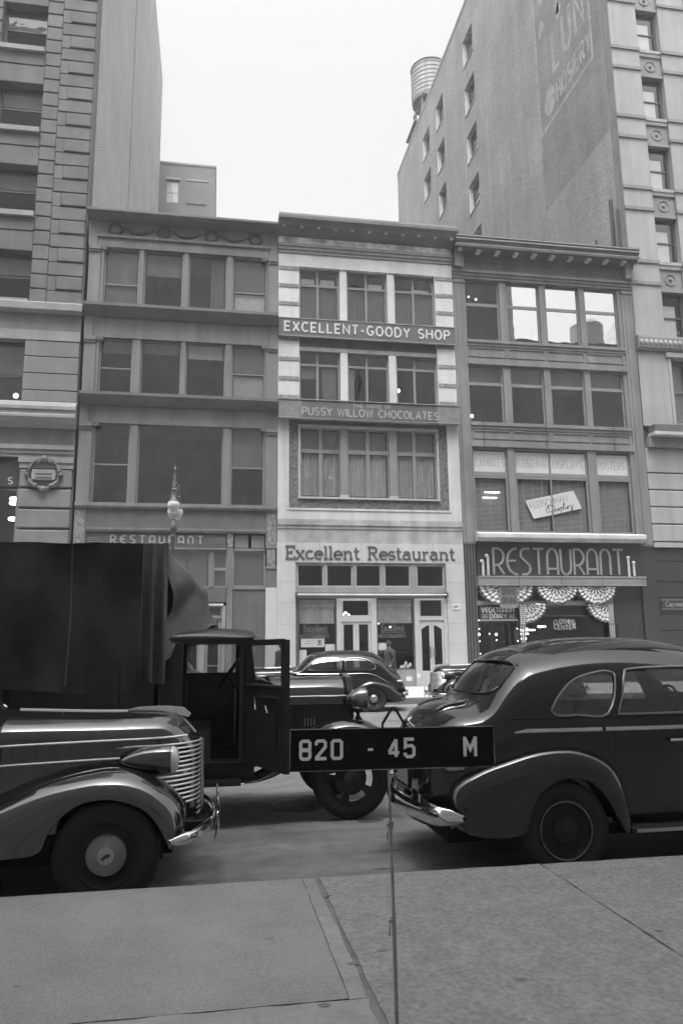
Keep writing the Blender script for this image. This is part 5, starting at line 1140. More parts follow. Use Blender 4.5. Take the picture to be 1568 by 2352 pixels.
    hd = MB().grid(rows).build('hood', paint, root, smooth=True, ang=50, fix=True)
    def xplan(y):
        lo, hi = fa+.05, xn
        for _ in range(24):
            md = (lo+hi)/2
            if wplan(md) > abs(y): lo = md
            else: hi = md
        return lo
    for k in range(17):                          # grille bars wrapping the nose
        z = 1.0-.0335*k if k < 14 else .53-.04*(k-14)
        ym = .40 if k < 9 else .40-.027*(k-8); ym = ym if k < 14 else .12
        if k == 0: ym = .424
        pts = [(xplan(ym*math.sin(j/12*math.pi/2))+.004, ym*math.sin(j/12*math.pi/2), z) for j in range(-12, 13)]
        if k == 0: pts = [(fa-.05, -.43, z-.01)]+pts+[(fa-.05, .43, z-.01)]
        MB().tube(pts, .0075, 5).build('grille_bar', 'trim_bright', hd, smooth=True)
    MB().tube([(xn+.006, 0, 1.0), (xn+.012, 0, .7), (xn+.012, 0, .45)], .022, 8).build('grille_strip', 'chrome_dull', hd, smooth=True)
    zs1 = lin(ht, fa-.4)-.185
    for s_ in (-1, 1):
        for (z, xa, xb) in ((zs1, x_end, fa+.50), (zs1-.135, x_end, fa+.02)):
            MB().tube([(xa+(xb-xa)*j/14, s_*(wplan(xa+(xb-xa)*j/14)+.004), z-.012*(1-j/14)) for j in range(15)], .008, 5).build('hood_strip', 'trim_bright', hd, smooth=True)
        for j in range(9): x = fa-.95+j*.075; y = s_*(wplan(x)+.002); MB().box(x, x+.022, y-.004, y+.004, zs1-.115, zs1-.02).build('louvre', paint, hd)
        # headlight pod
        pod = MB().lathe([(.001, .03), (.03, .06), (.06, .12), (.085, .20), (.098, .30), (.10, .38), (.094, .405), (.001, .405)], (fa, s_*.555, .915), 0, 28).build('headlight', paint, root, smooth=True, ang=40, fix=True)
        MB().lathe([(.096, .400), (.098, .41), (.085, .435), (.05, .452), (.001, .458)], (fa, s_*.555, .915), 0, 28).build('lens', 'headlight_glass', pod, smooth=True, ang=40, fix=True)
        MB().box(fa+.12, fa+.30, s_*.50-.05, s_*.50+.05, .74, .86).build('headlight_stalk', paint, pod)
    zr = lin(ht, fa+.1)
    if ornament: MB().prism([(fa+.02, zr+.012), (fa+.28, zr+.0), (fa+.50, zr-.055), (fa+.52, zr-.03), (fa+.46, zr+.02), (fa+.36, zr+.032), (fa+.25, zr+.036), (fa+.10, zr+.03)], -.02, .02, 1).build('hood_ornament', 'trim_bright', hd)
    MB().tube([(x, 0, lin(ht, x)+.003) for x in [x_end+(fa+.56-x_end)*j/30 for j in range(31)]], .009, 6).build('hood_ridge', 'trim_bright', hd, smooth=True)
    # bumpers with guards
    def bumper(xc, sg, z, hh):
        xb = lambda y: xc-sg*.17*(abs(y)/.86)**2.2
        ys_ = [-.90+.06*j for j in range(31)]; P = []
        for y in ys_:                            # convex blade, narrowing to rounded ends
            e_ = max(0., 1-(max(0, abs(y)-.62)/.29)**2.4)**.5; x = xb(y)-sg*(.10*max(0, (abs(y)-.80)/.1)); row_ = []
            for k in range(9): a = -math.pi/2+math.pi*k/8; row_.append((x+sg*.030*math.cos(a)*(.4+.6*e_), y, z+hh*max(.12, e_)*math.sin(a)))
            P.append(row_)
        b_ = MB().grid(P).build('bumper', 'chrome', root, smooth=True, ang=60, fix=True)
        for s_ in (-1, 1):
            if sg < 0:                           # fin-shaped overrider near each end
                P = [[(xb(y)+sg*(.024-.006*k), y, z+hh*.8+k*.045*h_) for k in range(3)] for y, h_ in ((s_*.40, .15), (s_*.44, 1.), (s_*.52, .80), (s_*.60, .5), (s_*.70, .15), (s_*.76, .0))]
                MB().grid(P).build('overrider', 'chrome', b_, smooth=True, fix=True)
            else:
                y = s_*.22; MB().tube([(xb(y)+.035, y, z-.15), (xb(y)+.055, y, z-.05), (xb(y)+.058, y, z+.08), (xb(y)+.045, y, z+.19)], [.012, .026, .026, .018], 8, flat=.5).build('bumper_guard', 'chrome', b_, smooth=True)
            bx('bumper_arm', 'underbody', b_, min(xc-sg*.40, xc-sg*.03), max(xc-sg*.40, xc-sg*.03), s_*.34-.03, s_*.34+.03, z-.05, z+.02)
    bumper(fa+.70, 1, .42, .052); bumper(-1.08, -1, .475, .075)
    # interior and tail
    for s_ in (-1, 1): MB().box(.2, .55, s_*.1 if s_ > 0 else -.62, .62 if s_ > 0 else -.1, .55, 1.12).build('seat_back', 'upholstery', root); MB().box(1.0, 1.18, .1 if s_ > 0 else -.62, .62 if s_ > 0 else -.1, .55, 1.14).build('seat_back', 'upholstery', root)
    MB().tube([(1.62+.09*math.sin(a*math.pi/10), .36+.2*math.cos(a*math.pi/10), 1.16+.16*math.sin(a*math.pi/10)) for a in range(20)], .014, 6, closed=True).build('steering_wheel', 'rubber', root, smooth=True)
    if style == 'trunk':
        for y in (-.30, .30):
            pts = []
            for j in range(8):
                x = -.80+.035*j; h = bvh.ray_cast(Vector((x, y, 2.5)), Vector((0, 0, -1))); pts.append((x, y, h[0].z+.012))
            MB().tube(pts, [.006]+[.014]*6+[.006], 7).build('trunk_hinge', 'chrome', o, smooth=True)
        sm = []
        for y in [-.52+.08*j for j in range(14)]:
            h = bvh.ray_cast(Vector((-.50, y, 2.5)), Vector((0, 0, -1))); sm.append((-.50, y, h[0].z))
        MB().tube(sm, .004, 4).build('trunk_seam', 'underbody', o)
    bx('plate', 'letter_grey', root, -1.03, -1.022, -.17, .17, .60, .72)
    for s_ in (-1, 1): MB().lathe([(.001, -.06), (.03, -.05), (.04, 0), (.03, .08), (.001, .12)], (-.80, s_*.66, .80), 0, 12).build('tail_lamp', 'chrome_dull', root, smooth=True, fix=True)

REAR_F = [((-.80, .38), (-.74, .36)), ((-.85, .55), (-.62, .335)), ((-.80, .68), (-.46, .33)), ((-.62, .78), (-.33, .36)), ((-.40, .855), (-.29, .47)), ((-.18, .92), (-.22, .60)), ((.03, .945), (-.08, .70)),
          ((.20, .93), (.08, .73)), ((.37, .865), (.24, .67)), ((.48, .77), (.34, .55)), ((.55, .60), (.41, .42)), ((.58, .33), (.47, .32))]
FRONT_F = [((.49, .38), (.42, .38)), ((.52, .52), (.39, .44)), ((.47, .66), (.34, .53)), ((.34, .78), (.25, .63)), ((.17, .86), (.12, .69)), ((-.02, .885), (-.02, .715)), ((-.25, .86), (-.18, .69)),
           ((-.50, .80), (-.31, .60)), ((-.75, .70), (-.38, .50)), ((-1.0, .58), (-.43, .40)), ((-1.2, .44), (-.60, .37)), ((-1.32, .37), (-1.25, .36))]
TOP_A = [(-1.02, .52), (-1.0, .78), (-.95, 1.02), (-.87, 1.16), (-.73, 1.24), (-.55, 1.27), (-.46, 1.34), (-.36, 1.48), (-.24, 1.60), (-.10, 1.68), (.23, 1.75), (.59, 1.78), (1.06, 1.77), (1.40, 1.72), (1.60, 1.64), (1.82, 1.40), (2.0, 1.24), (2.15, 1.23)]
WID_A = [(-1.02, .30), (-1.0, .46), (-.93, .58), (-.75, .67), (-.45, .735), (0, .775), (.8, .80), (1.5, .775), (2.15, .70)]
BELT_A = [(-1.02, .46), (-.95, .72), (-.75, .92), (-.45, 1.02), (-.2, 1.10), (.1, 1.14), (2.15, 1.10)]
QW = [(-.02, 1.215), (.05, 1.32), (.20, 1.44), (.42, 1.50), (.53, 1.495), (.545, 1.44), (.44, 1.18), (.2, 1.175), (.03, 1.175)]
DW = [(.52, 1.175), (.58, 1.33), (.64, 1.48), (.72, 1.52), (1.2, 1.53), (1.48, 1.50), (1.62, 1.34), (1.70, 1.19), (1.6, 1.175), (1.0, 1.175)]
RW = ([(-.56, 1.39), (-.54, 1.50), (-.44, 1.575), (0, 1.59), (.44, 1.575), (.54, 1.50), (.56, 1.39), (.46, 1.335), (0, 1.33), (-.46, 1.335)], -.60, .05)
HOOD_A = [(-1.2, 1.265), (-.87, 1.262), (-.23, 1.235), (.20, 1.225), (.38, 1.205), (.48, 1.14), (.55, 1.06), (.60, 1.01)]
# black two-door sedan parked at the right, seen from behind its right rear corner
c = thing('parked_car', 'glossy black sedan parked nearest at right, rear window and trunk towards us', 'car', local=True, group='cars parked at the kerbs')
sedan(c, TOP_A, WID_A, BELT_A, REAR_F, FRONT_F, [QW, DW], RW, 2.95, HOOD_A, 'paint_black', 'trunk', 'ring', spear=1.065)
c.location = (2.62, 6.46, 0)
# car at the left edge, grille towards the right
c = thing('parked_car', 'dark sedan parked nearest at left, chrome bar grille and bullet headlight facing right', 'car', local=True, group='cars parked at the kerbs')
sedan(c, TOP_A, WID_A, BELT_A, REAR_F, FRONT_F, [QW, DW], RW, 2.95, HOOD_A, 'paint_grey_black', 'trunk', 'disc', spear=1.065)
c.location = (-3.63, 6.46, 0)
# fastback sedan with trunk hump at the far kerb
TOP_B = [(-1.05, .45), (-1.02, .62), (-.95, .80), (-.88, .94), (-.80, 1.08), (-.72, 1.13), (-.62, 1.16), (-.5, 1.29), (-.37, 1.45), (-.2, 1.56), (-.03, 1.625), (.3, 1.66), (.64, 1.67), (1.1, 1.66), (1.4, 1.62), (1.68, 1.55), (1.85, 1.40), (2.02, 1.20), (2.2, 1.17)]
WID_B = [(-1.05, .28), (-1.02, .40), (-.9, .50), (-.7, .60), (-.4, .70), (0, .76), (.8, .79), (1.5, .77), (2.2, .68)]
BELT_B = [(-1.05, .40), (-.9, .60), (-.6, .80), (-.3, .95), (0, 1.04), (.4, 1.06), (2.2, 1.04)]
DWB = [(1.79, 1.15), (1.74, 1.25), (1.62, 1.38), (1.4, 1.45), (1.08, 1.47), (.93, 1.44), (.89, 1.38), (.89, 1.2), (.96, 1.14), (1.4, 1.135)]
QWB = [(.77, 1.38), (.74, 1.44), (.40, 1.455), (.15, 1.40), (-.03, 1.30), (-.08, 1.21), (.0, 1.14), (.35, 1.135), (.74, 1.14), (.77, 1.18)]
RWB = ([(-.34, 1.36), (-.33, 1.44), (-.25, 1.48), (.25, 1.48), (.33, 1.44), (.34, 1.36), (.25, 1.32), (-.25, 1.32)], -.70, .05)
REAR_FB = [((-.86, .28), (-.80, .27)), ((-.93, .34), (-.66, .26)), ((-.82, .44), (-.50, .27)), ((-.66, .56), (-.40, .34)), ((-.48, .70), (-.33, .46)), ((-.24, .80), (-.22, .60)), ((0, .84), (-.06, .68)),
           ((.18, .82), (.10, .68)), ((.36, .74), (.24, .62)), ((.50, .63), (.33, .50)), ((.60, .50), (.40, .40)), ((.66, .33), (.47, .30))]
c = thing('parked_car', 'black fastback sedan with bright hubcap at the far kerb before the Excellent Restaurant', 'car', local=True, group='cars parked at the kerbs')
sedan(c, TOP_B, WID_B, BELT_B, REAR_FB, FRONT_F, [QWB, DWB], RWB, 2.9, [(a, b-.03) for a, b in HOOD_A], 'paint_black', 'hump', 'cap')
far = c; c.location = (4.38, 21.62, 0); c.rotation_euler = (0, 0, math.pi)
f2 = copy_tree(far); f2['label'] = 'sedan at the far kerb glimpsed through the truck cab window'; f2.location = (-1.05, 21.62, 0)
f3 = copy_tree(far); f3['label'] = 'car at the far kerb with paired headlights, mostly hidden by the near black sedan'; f3.location = (9.75, 21.6, 0)

# ------------------------------------------------------------------ canvas-topped truck, standing in the roadway
tr = thing('truck', 'dark flatbed truck under a heavy canvas cover with its cab door open', 'truck', (0, 8.65, 0))
YN, YF, YC = 7.90, 9.40, 8.65
# cab: roof crown, pillars, back wall, cowl, windscreen
rows = []
for i in range(13):
    t = i/12; x = -.50+.92*t; zc = 1.955-.02*(1-t)**2-.05*t**3; row_ = []
    for j in range(19):
        a = -math.pi/2+math.pi*j/18; y = YC+(YF-YC+.01)*math.copysign(abs(math.sin(a))**.75, math.sin(a)); row_.append((x, y, zc-.13+.13*math.cos(a)**.8))
    rows.append(row_)
rows.append([(.485, p[1], min(p[2], 1.82)-.01) for p in rows[-1]])
rf = MB().grid(rows).build('cab_roof', 'truck_paint', tr, smooth=True, ang=45, fix=True)
bx('drip_rail', 'truck_paint', rf, -.50, .42, YN-.025, YN+.0, 1.81, 1.83)
hdr = MB(); hdr.box(-.50, .40, YN+.005, YN+.06, 1.77, 1.822); hdr.box(-.50, .40, YF-.06, YF-.005, 1.77, 1.822); hdr.box(.36, .42, YN+.06, YF-.06, 1.74, 1.82); hdr.build('roof_header', 'truck_paint', tr)
bk = MB(); bk.box(-.52, -.46, YN+.01, YF-.01, .60, 1.30); bk.box(-.52, -.46, YN+.01, YC-.35, 1.302, 1.84); bk.box(-.52, -.46, YC+.35, YF-.01, 1.302, 1.84); bk.box(-.52, -.46, YC-.35, YC+.35, 1.66, 1.84); bk.build('cab_back', 'truck_paint', tr)
for y0, y1 in ((YN, YN+.07), (YF-.07, YF)):
    MB().box(-.459, -.29, y0, y1, .60, 1.768).build('rear_pillar', 'truck_paint', tr)
    MB().prism([(.28, .60), (.42, .60), (.44, 1.38), (.38, 1.768), (.28, 1.768)], y0, y1, 1).build('windscreen_pillar', 'truck_paint', tr)
fd = MB(); fd.box(-.288, .278, YF-.055, YF-.015, .60, 1.44); fdo = fd.build('far_door', 'truck_paint', tr); q = MB(); q.v = [(-.288, YF-.03, 1.44), (.278, YF-.03, 1.44), (.278, YF-.03, 1.768), (-.288, YF-.03, 1.768)]; q.face(0, 1, 2, 3); q.build('window_pane', 'car_glass', fdo)
bx('cab_floor', 'underbody', tr, -.459, .45, YN+.02, YF-.02, .55, .60); bx('seat', 'upholstery', tr, -.45, .0, YN+.12, YF-.12, .62, .90); sb = MB().box(-.455, -.33, YN+.12, YF-.12, .902, 1.30).build('seat_back', 'upholstery', tr)
MB().prism([(.421, .60), (.62, .60), (.62, 1.36), (.50, 1.40), (.441, 1.40)], YN+.03, YF-.03, 1).build('cowl', 'truck_paint', tr)
q = MB(); q.v = [(.445, YN+.08, 1.40), (.445, YF-.08, 1.40), (.405, YF-.08, 1.74), (.405, YN+.08, 1.74)]; q.face(3, 2, 1, 0); q.build('windscreen', 'car_glass', tr)
sw = MB().tube([(.17+.12*math.sin(a*math.pi/12), YN+.42+.21*math.cos(a*math.pi/12), 1.45+.16*math.sin(a*math.pi/12)) for a in range(24)], .013, 6, closed=True); sw.tube([(.17, YN+.42, 1.45), (.42, YN+.42, 1.05)], .016, 6); sw.tube([(.17, YN+.22, 1.45), (.17, YN+.62, 1.45)], .009, 5); sw.build('steering_wheel', 'rubber', tr, smooth=True)
# open near-side door, hinged at the windscreen pillar and swung forward
hx, hy, ex, ey = .36, 7.86, .70, 7.00; DL = math.hypot(ex-hx, ey-hy); ux, uy = (ex-hx)/DL, (ey-hy)/DL; nx_, ny_ = -uy, ux
DWD = .72
def DT(s_, d_, z): return (hx+ux*s_*DL/DWD-nx_*d_, hy+uy*s_*DL/DWD-ny_*d_, z)
def dbox(mb, s0, s1, d0, d1, z0, z1):
    k = len(mb.v); mb.v += [DT(s_, d_, z) for z in (z0, z1) for s_, d_ in ((s0, d0), (s1, d0), (s1, d1), (s0, d1))]
    for f in ((3, 2, 1, 0), (4, 5, 6, 7), (0, 1, 5, 4), (1, 2, 6, 5), (2, 3, 7, 6), (3, 0, 4, 7)): mb.face(*[k+i for i in f])
d = MB()
pl = [(0, .62), (.10, .60), (.72, .64), (.72, 1.36), (0, 1.36)]
dbox(d, 0, .72, 0, .05, .70, 1.36); dbox(d, .0, .72, .002, .048, .61, .70); dbox(d, 0, .06, 0, .045, 1.36, 1.79); dbox(d, .655, .72, 0, .05, 1.36, 1.79); dbox(d, .06, .655, 0, .045, 1.745, 1.80)
do = d.build('door', 'truck_paint', tr, fix=True)
q = MB(); q.v = [DT(.06, .022, 1.36), DT(.655, .022, 1.36), DT(.655, .022, 1.745), DT(.06, .022, 1.745)]; q.face(0, 1, 2, 3); q.build('door_pane', 'car_glass', do)
for (s0, s1, z0, z1, nm, m_) in ((.08, .64, 1.355, 1.375, 'window_ledge', 'chrome_dull'), (.30, .62, 1.255, 1.275, 'pull_strap', 'chrome_dull')): 
    q = MB(); dbox(q, s0, s1, -.02, -.001, z0, z1); q.build(nm, m_, do); q = MB(); dbox(q, s0, s1, .051, .07, z0, z1); q.build(nm, m_, do)
for dd in (-.03, .08): MB().tube([DT(.26, dd*.4, 1.27), DT(.26, dd, 1.26), DT(.28, dd, 1.14)], .013, 6).build('window_crank', 'chrome', do, smooth=True); MB().tube([DT(.40, dd*.6, 1.18), DT(.52, dd*.6, .98), DT(.58, dd*.6, .82)], .008, 5).build('door_limiter', 'chrome_dull', do)
q = MB(); dbox(q, .12, .60, -.012, -.001, .80, 1.12); dbox(q, .12, .60, .051, .062, .80, 1.12); q.build('door_panel', 'truck_paint', do)
# hood with louvres, radiator, lamps
HX0, HX1, HN, HF = .62, 1.44, 8.27, 9.03
rows = []
for x in (HX0, HX0+.01, (HX0+HX1)/2, HX1-.02, HX1):
    dz = -.0 if x < HX1 else -.02; r_ = []
    for (y, z) in ((HN-.01, 1.12), (HN-.005, 1.19), (HN, 1.215), (HN+.03, 1.29), (HN+.10, 1.35), (HN+.20, 1.385), (YC, 1.405), (HF-.20, 1.385), (HF-.10, 1.35), (HF-.03, 1.29), (HF, 1.215), (HF+.005, 1.19), (HF+.01, 1.12)): r_.append((x, y, z+dz))
    rows.append(r_)
ho = MB().grid(rows).build('hood_top', 'paint_grey_black', tr, smooth=True, ang=35, fix=True); MB().tube([(HX0, HN-.008, 1.205), (HX1, HN-.008, 1.205)], .008, 5).build('hood_hinge', 'chrome_dull', ho)
for y in (HN, HF-.02):
    sd_ = bx('hood_side', 'truck_paint', tr, HX0, HX1, y, y+.02, .72, 1.13)
    if y == HN:
        for k in range(20): x = .72+k*.034; MB().prism([(x, .80), (x+.016, .80), (x+.016, 1.10), (x, 1.10)], HN-.012, HN-.0005, 1).build('louvre', 'truck_paint', sd_)
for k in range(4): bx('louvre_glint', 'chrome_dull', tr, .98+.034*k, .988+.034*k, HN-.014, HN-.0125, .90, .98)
rd = MB().prism([(HN-.03, .60), (HF+.03, .60), (HF+.03, 1.25), (HF-.08, 1.40), (YC, 1.43), (HN+.08, 1.40), (HN-.03, 1.25)], HX1+.002, HX1+.07, 0); rd.build('radiator', 'paint_grey_black', tr)
for y in (8.17, 9.13):
    l = MB().lathe([(.001, -.16), (.05, -.145), (.10, -.09), (.128, -.02), (.132, .03), (.128, .05), (.10, .062), (.001, .07)], (1.58, y, 1.16), 0, 24).build('headlight', 'lamp_shell', tr, smooth=True, ang=50, fix=True)
    MB().tube([(1.55, y, 1.04), (1.53, y, .93)], .02, 6).build('lamp_post', 'truck_paint', l); MB().tube([(1.52, y, 1.05), (1.60, y, .93)], .012, 5).build('lamp_stay', 'truck_paint', l)
# fenders, running board, wheels, frame
TF_ = [((.28, .43), (.28, .40)), ((.48, .475), (.50, .42)), ((.68, .60), (.72, .50)), ((.90, .80), (.95, .66)), ((1.08, .91), (1.10, .80)), ((1.26, .975), (1.26, .87)), ((1.45, .985), (1.45, .885)), ((1.64, .94), (1.62, .85)), ((1.80, .84), (1.77, .77)), ((1.90, .68), (1.86, .64)), ((1.94, .52), (1.90, .50))]
for sgn, off in ((-1, 0), (1, 0)):
    f_ = fender(tr, TF_, .32, .80, sgn, 'paint_grey_black', drop=.03); f_.location.y += YC-ORG[tr.name].y+ (YC if False else 8.65); 
    f_.location.y = (YC+ORG[f_.name].y)-ORG[tr.name].y
for y0, y1 in ((7.76, 8.02), (9.28, 9.54)): bx('running_board', 'truck_paint', tr, -.55, .30, y0, y1, .40, .44)
for y in (8.0, 9.27): bx('board_apron', 'truck_paint', tr, -.56, .44, y, y+.03, .441, .62)
for y, s_ in ((8.0, -1), (9.3, 1)):
    t = MB().lathe([(p, h*s_) for p, h in ((.26, -.08), (.32, -.095), (.37, -.09), (.398, -.05), (.40, 0), (.398, .05), (.37, .09), (.32, .095), (.27, .08))], (1.42, y, .40), 1, 44).build('wheel', 'rubber', tr, smooth=True, ang=50, fix=True)
    q = MB()                                     # pressed disc with five open hand-holes
    for k in range(5):
        a0 = 2*math.pi*k/5; rows = []
        for i in range(9):
            a = a0+2*math.pi/5*i/8; h_ = 1 if 1 <= i <= 7 and not (i in (1, 7)) else 0
            rows.append([(1.42+r_*math.cos(a), y+s_*yy, .40+r_*math.sin(a)) for r_, yy in ((.275, .055), (.225, .045))]); 
        q.grid(rows)
        rows = [[(1.42+r_*math.cos(a0+2*math.pi/5*i/8), y+s_*yy, .40+r_*math.sin(a0+2*math.pi/5*i/8)) for r_, yy in ((.165, .03), (.12, .05), (.08, .075))] for i in range(9)]; q.grid(rows)
        rows = [[(1.42+r_*math.cos(a0+.42+.42*i/4), y+s_*yy, .40+r_*math.sin(a0+.42+.42*i/4)) for r_, yy in ((.225, .045), (.165, .03))] for i in range(5)]; q.grid(rows)
    q.build('wheel_disc', 'truck_paint', t, fix=True)
    MB().lathe([(.10, .05*s_), (.085, .11*s_), (.04, .13*s_), (.001, .13*s_)], (1.42, y, .40), 1, 20).build('hub', 'truck_paint', t, smooth=True, fix=True)
MB().tube([(1.42, 8.05, .40), (1.42, 9.25, .40)], .035, 8).build('axle', 'underbody', tr)
for y in (8.30, 8.92): bx('frame_rail', 'underbody', tr, -4.4, 1.75, y, y+.08, .50, .60)
bx('engine_pan', 'underbody', tr, .62, 1.36, 8.36, 8.94, .44, .74); MB().tube([(1.86, 7.95, .55), (1.90, 8.65, .55), (1.86, 9.35, .55)], .045, 6, flat=.4).build('front_bumper', 'truck_paint', tr)
for y in (7.98, 9.32):
    t = MB().lathe([(p, h) for p, h in ((.26, -.12), (.38, -.12), (.40, -.08), (.40, .08), (.38, .12), (.26, .12))], (-2.6, y, .40), 1, 32).build('wheel', 'rubber', tr, smooth=True, ang=50, fix=True)
    MB().lathe([(.26, -.05), (.1, -.03), (.001, -.06)], (-2.6, y, .40), 1, 24).build('wheel_disc', 'truck_paint', t, smooth=True, fix=True)
bx('bed', 'truck_paint', tr, -4.6, -.56, 7.80, 9.55, .85, 1.0); bx('bed_side', 'truck_paint', tr, -4.6, -.56, 7.80, 7.84, 1.002, 1.62); bx('bed_side', 'truck_paint', tr, -4.6, -.56, 9.51, 9.55, 1.002, 1.62); bx('bed_front', 'truck_paint', tr, -.60, -.56, 7.842, 9.508, 1.002, 2.60)
for x in (-4.2, -3.1, -2.0, -.95): bx('stake', 'truck_paint', tr, x, x+.06, 7.77, 7.798, .86, 1.6)
# canvas: side with hanging folds, top, front sheet slumped onto the cab roof
def hang(x, z):
    dn = (2.77-z)/1.4
    return .026*math.sin(x*4.3+z*1.6)+.016*math.sin(x*9.1-z*3.1)+.035*math.sin(x*1.7+1)*dn+.012*math.sin(x*19+z*5)*dn+.010*math.sin(z*6+x*3)
P = []
for i in range(71):
    x = -4.65+(4.65-.70)*i/70; zb = 1.33-.03*math.sin(x*4)
    P.append([(x, 7.755-hang(x, z), z) for z in [2.765-(2.765-zb)*j/24 for j in range(25)]])
MB().grid(P).build('canvas_side', 'tarp', tr, smooth=True, ang=70)
for xs_ in (-3.55, -2.45, -1.38): MB().tube([(xs_+.01*math.sin(z*4), 7.752-hang(xs_, z), z) for z in [2.76-.06*j for j in range(24)]], .009, 5).build('canvas_seam', 'tarp_pale', tr, smooth=True)
P = []                                           # loose front flap in three deep folds
for i in range(49):
    u = i/48; row_ = []
    for j in range(29):
        t = j/28; x = -.70+.245*u; zb = 1.43-.07*u+.02*math.sin(u*9); z = 2.765-(2.765-zb)*t; sp_ = .25+.75*t
        fold = .060*math.sin(u*15.5+.6*t+.5)*sp_*min(1, t*4+.15)+.018*math.sin(u*31+3*t)*sp_
        row_.append((x+.05*t*u+.03*math.sin(u*15.5+1.6)*sp_*t-.02*t, 7.755-hang(x, z)*(1-u)-fold-.03*t*u, z))
    P.append(row_)
MB().grid(P).build('canvas_flap', 'tarp_pale', tr, smooth=True, ang=70)
P = [[(-4.65+(4.65-.47)*i/30, 7.755+(9.60-7.755)*j/14, 2.765+.03*math.sin(math.pi*j/14)+.008*math.sin(i*1.3+j)) for j in range(15)] for i in range(31)]
MB().grid(P).build('canvas_top', 'tarp', tr, smooth=True, ang=70)
P = [[(-4.65+(4.65-.47)*i/20, 9.61+.02*math.sin(i*1.7), 2.765-1.4*j/8) for j in range(9)] for i in range(21)]; MB().grid(P).build('canvas_side', 'tarp', tr, smooth=True)
prof = curve([(-.47, 2.775, 0), (-.42, 2.69, 0), (-.30, 2.57, 0), (-.18, 2.45, 0), (-.10, 2.34, 0), (-.07, 2.21, 0), (-.03, 2.07, 0), (.03, 1.97, 0)], 6); P = []
for j in range(61):
    v = j/60; y = 7.735+1.86*v; f = min(1, max(0, (v+.02)/.30)); f = f*f*(3-2*f)
    if v > .55: q_ = (v-.55)/.45; f *= 1-.75*q_*q_*(3-2*q_)
    row_ = []
    for i, p_ in enumerate(prof):
        t = i/(len(prof)-1); b_ = math.sin(math.pi*min(1, t*1.05)); near = 1-min(1, v/.35)
        wv = .030*math.sin(v*30+t*4)*(.1+.9*t)+.016*math.sin(v*53-t*9)*t+.012*math.sin(t*19+v*8)*b_
        sag = .07*near*math.sin(t*9.5+v*10)*b_                     # bunched hollows beside the cab corner
        xb = -.46+.02*math.sin(t*6); zb = 2.775-(2.775-1.60)*t
        x = xb+(p_.x-xb)*f+wv*.7*(1-.5*near)-sag*.6; z = zb+(p_.y-zb)*f+.4*wv+.3*sag
        row_.append((x, y+.20*b_*near+.05*math.sin(t*13)*near*b_, max(z, 1.36 if f < .15 else (1.97-.25*(1-f) if x > -.5 else 1.4))))
    P.append(row_)
MB().grid(P).build('canvas_front', 'tarp_pale', tr, smooth=True, ang=70)

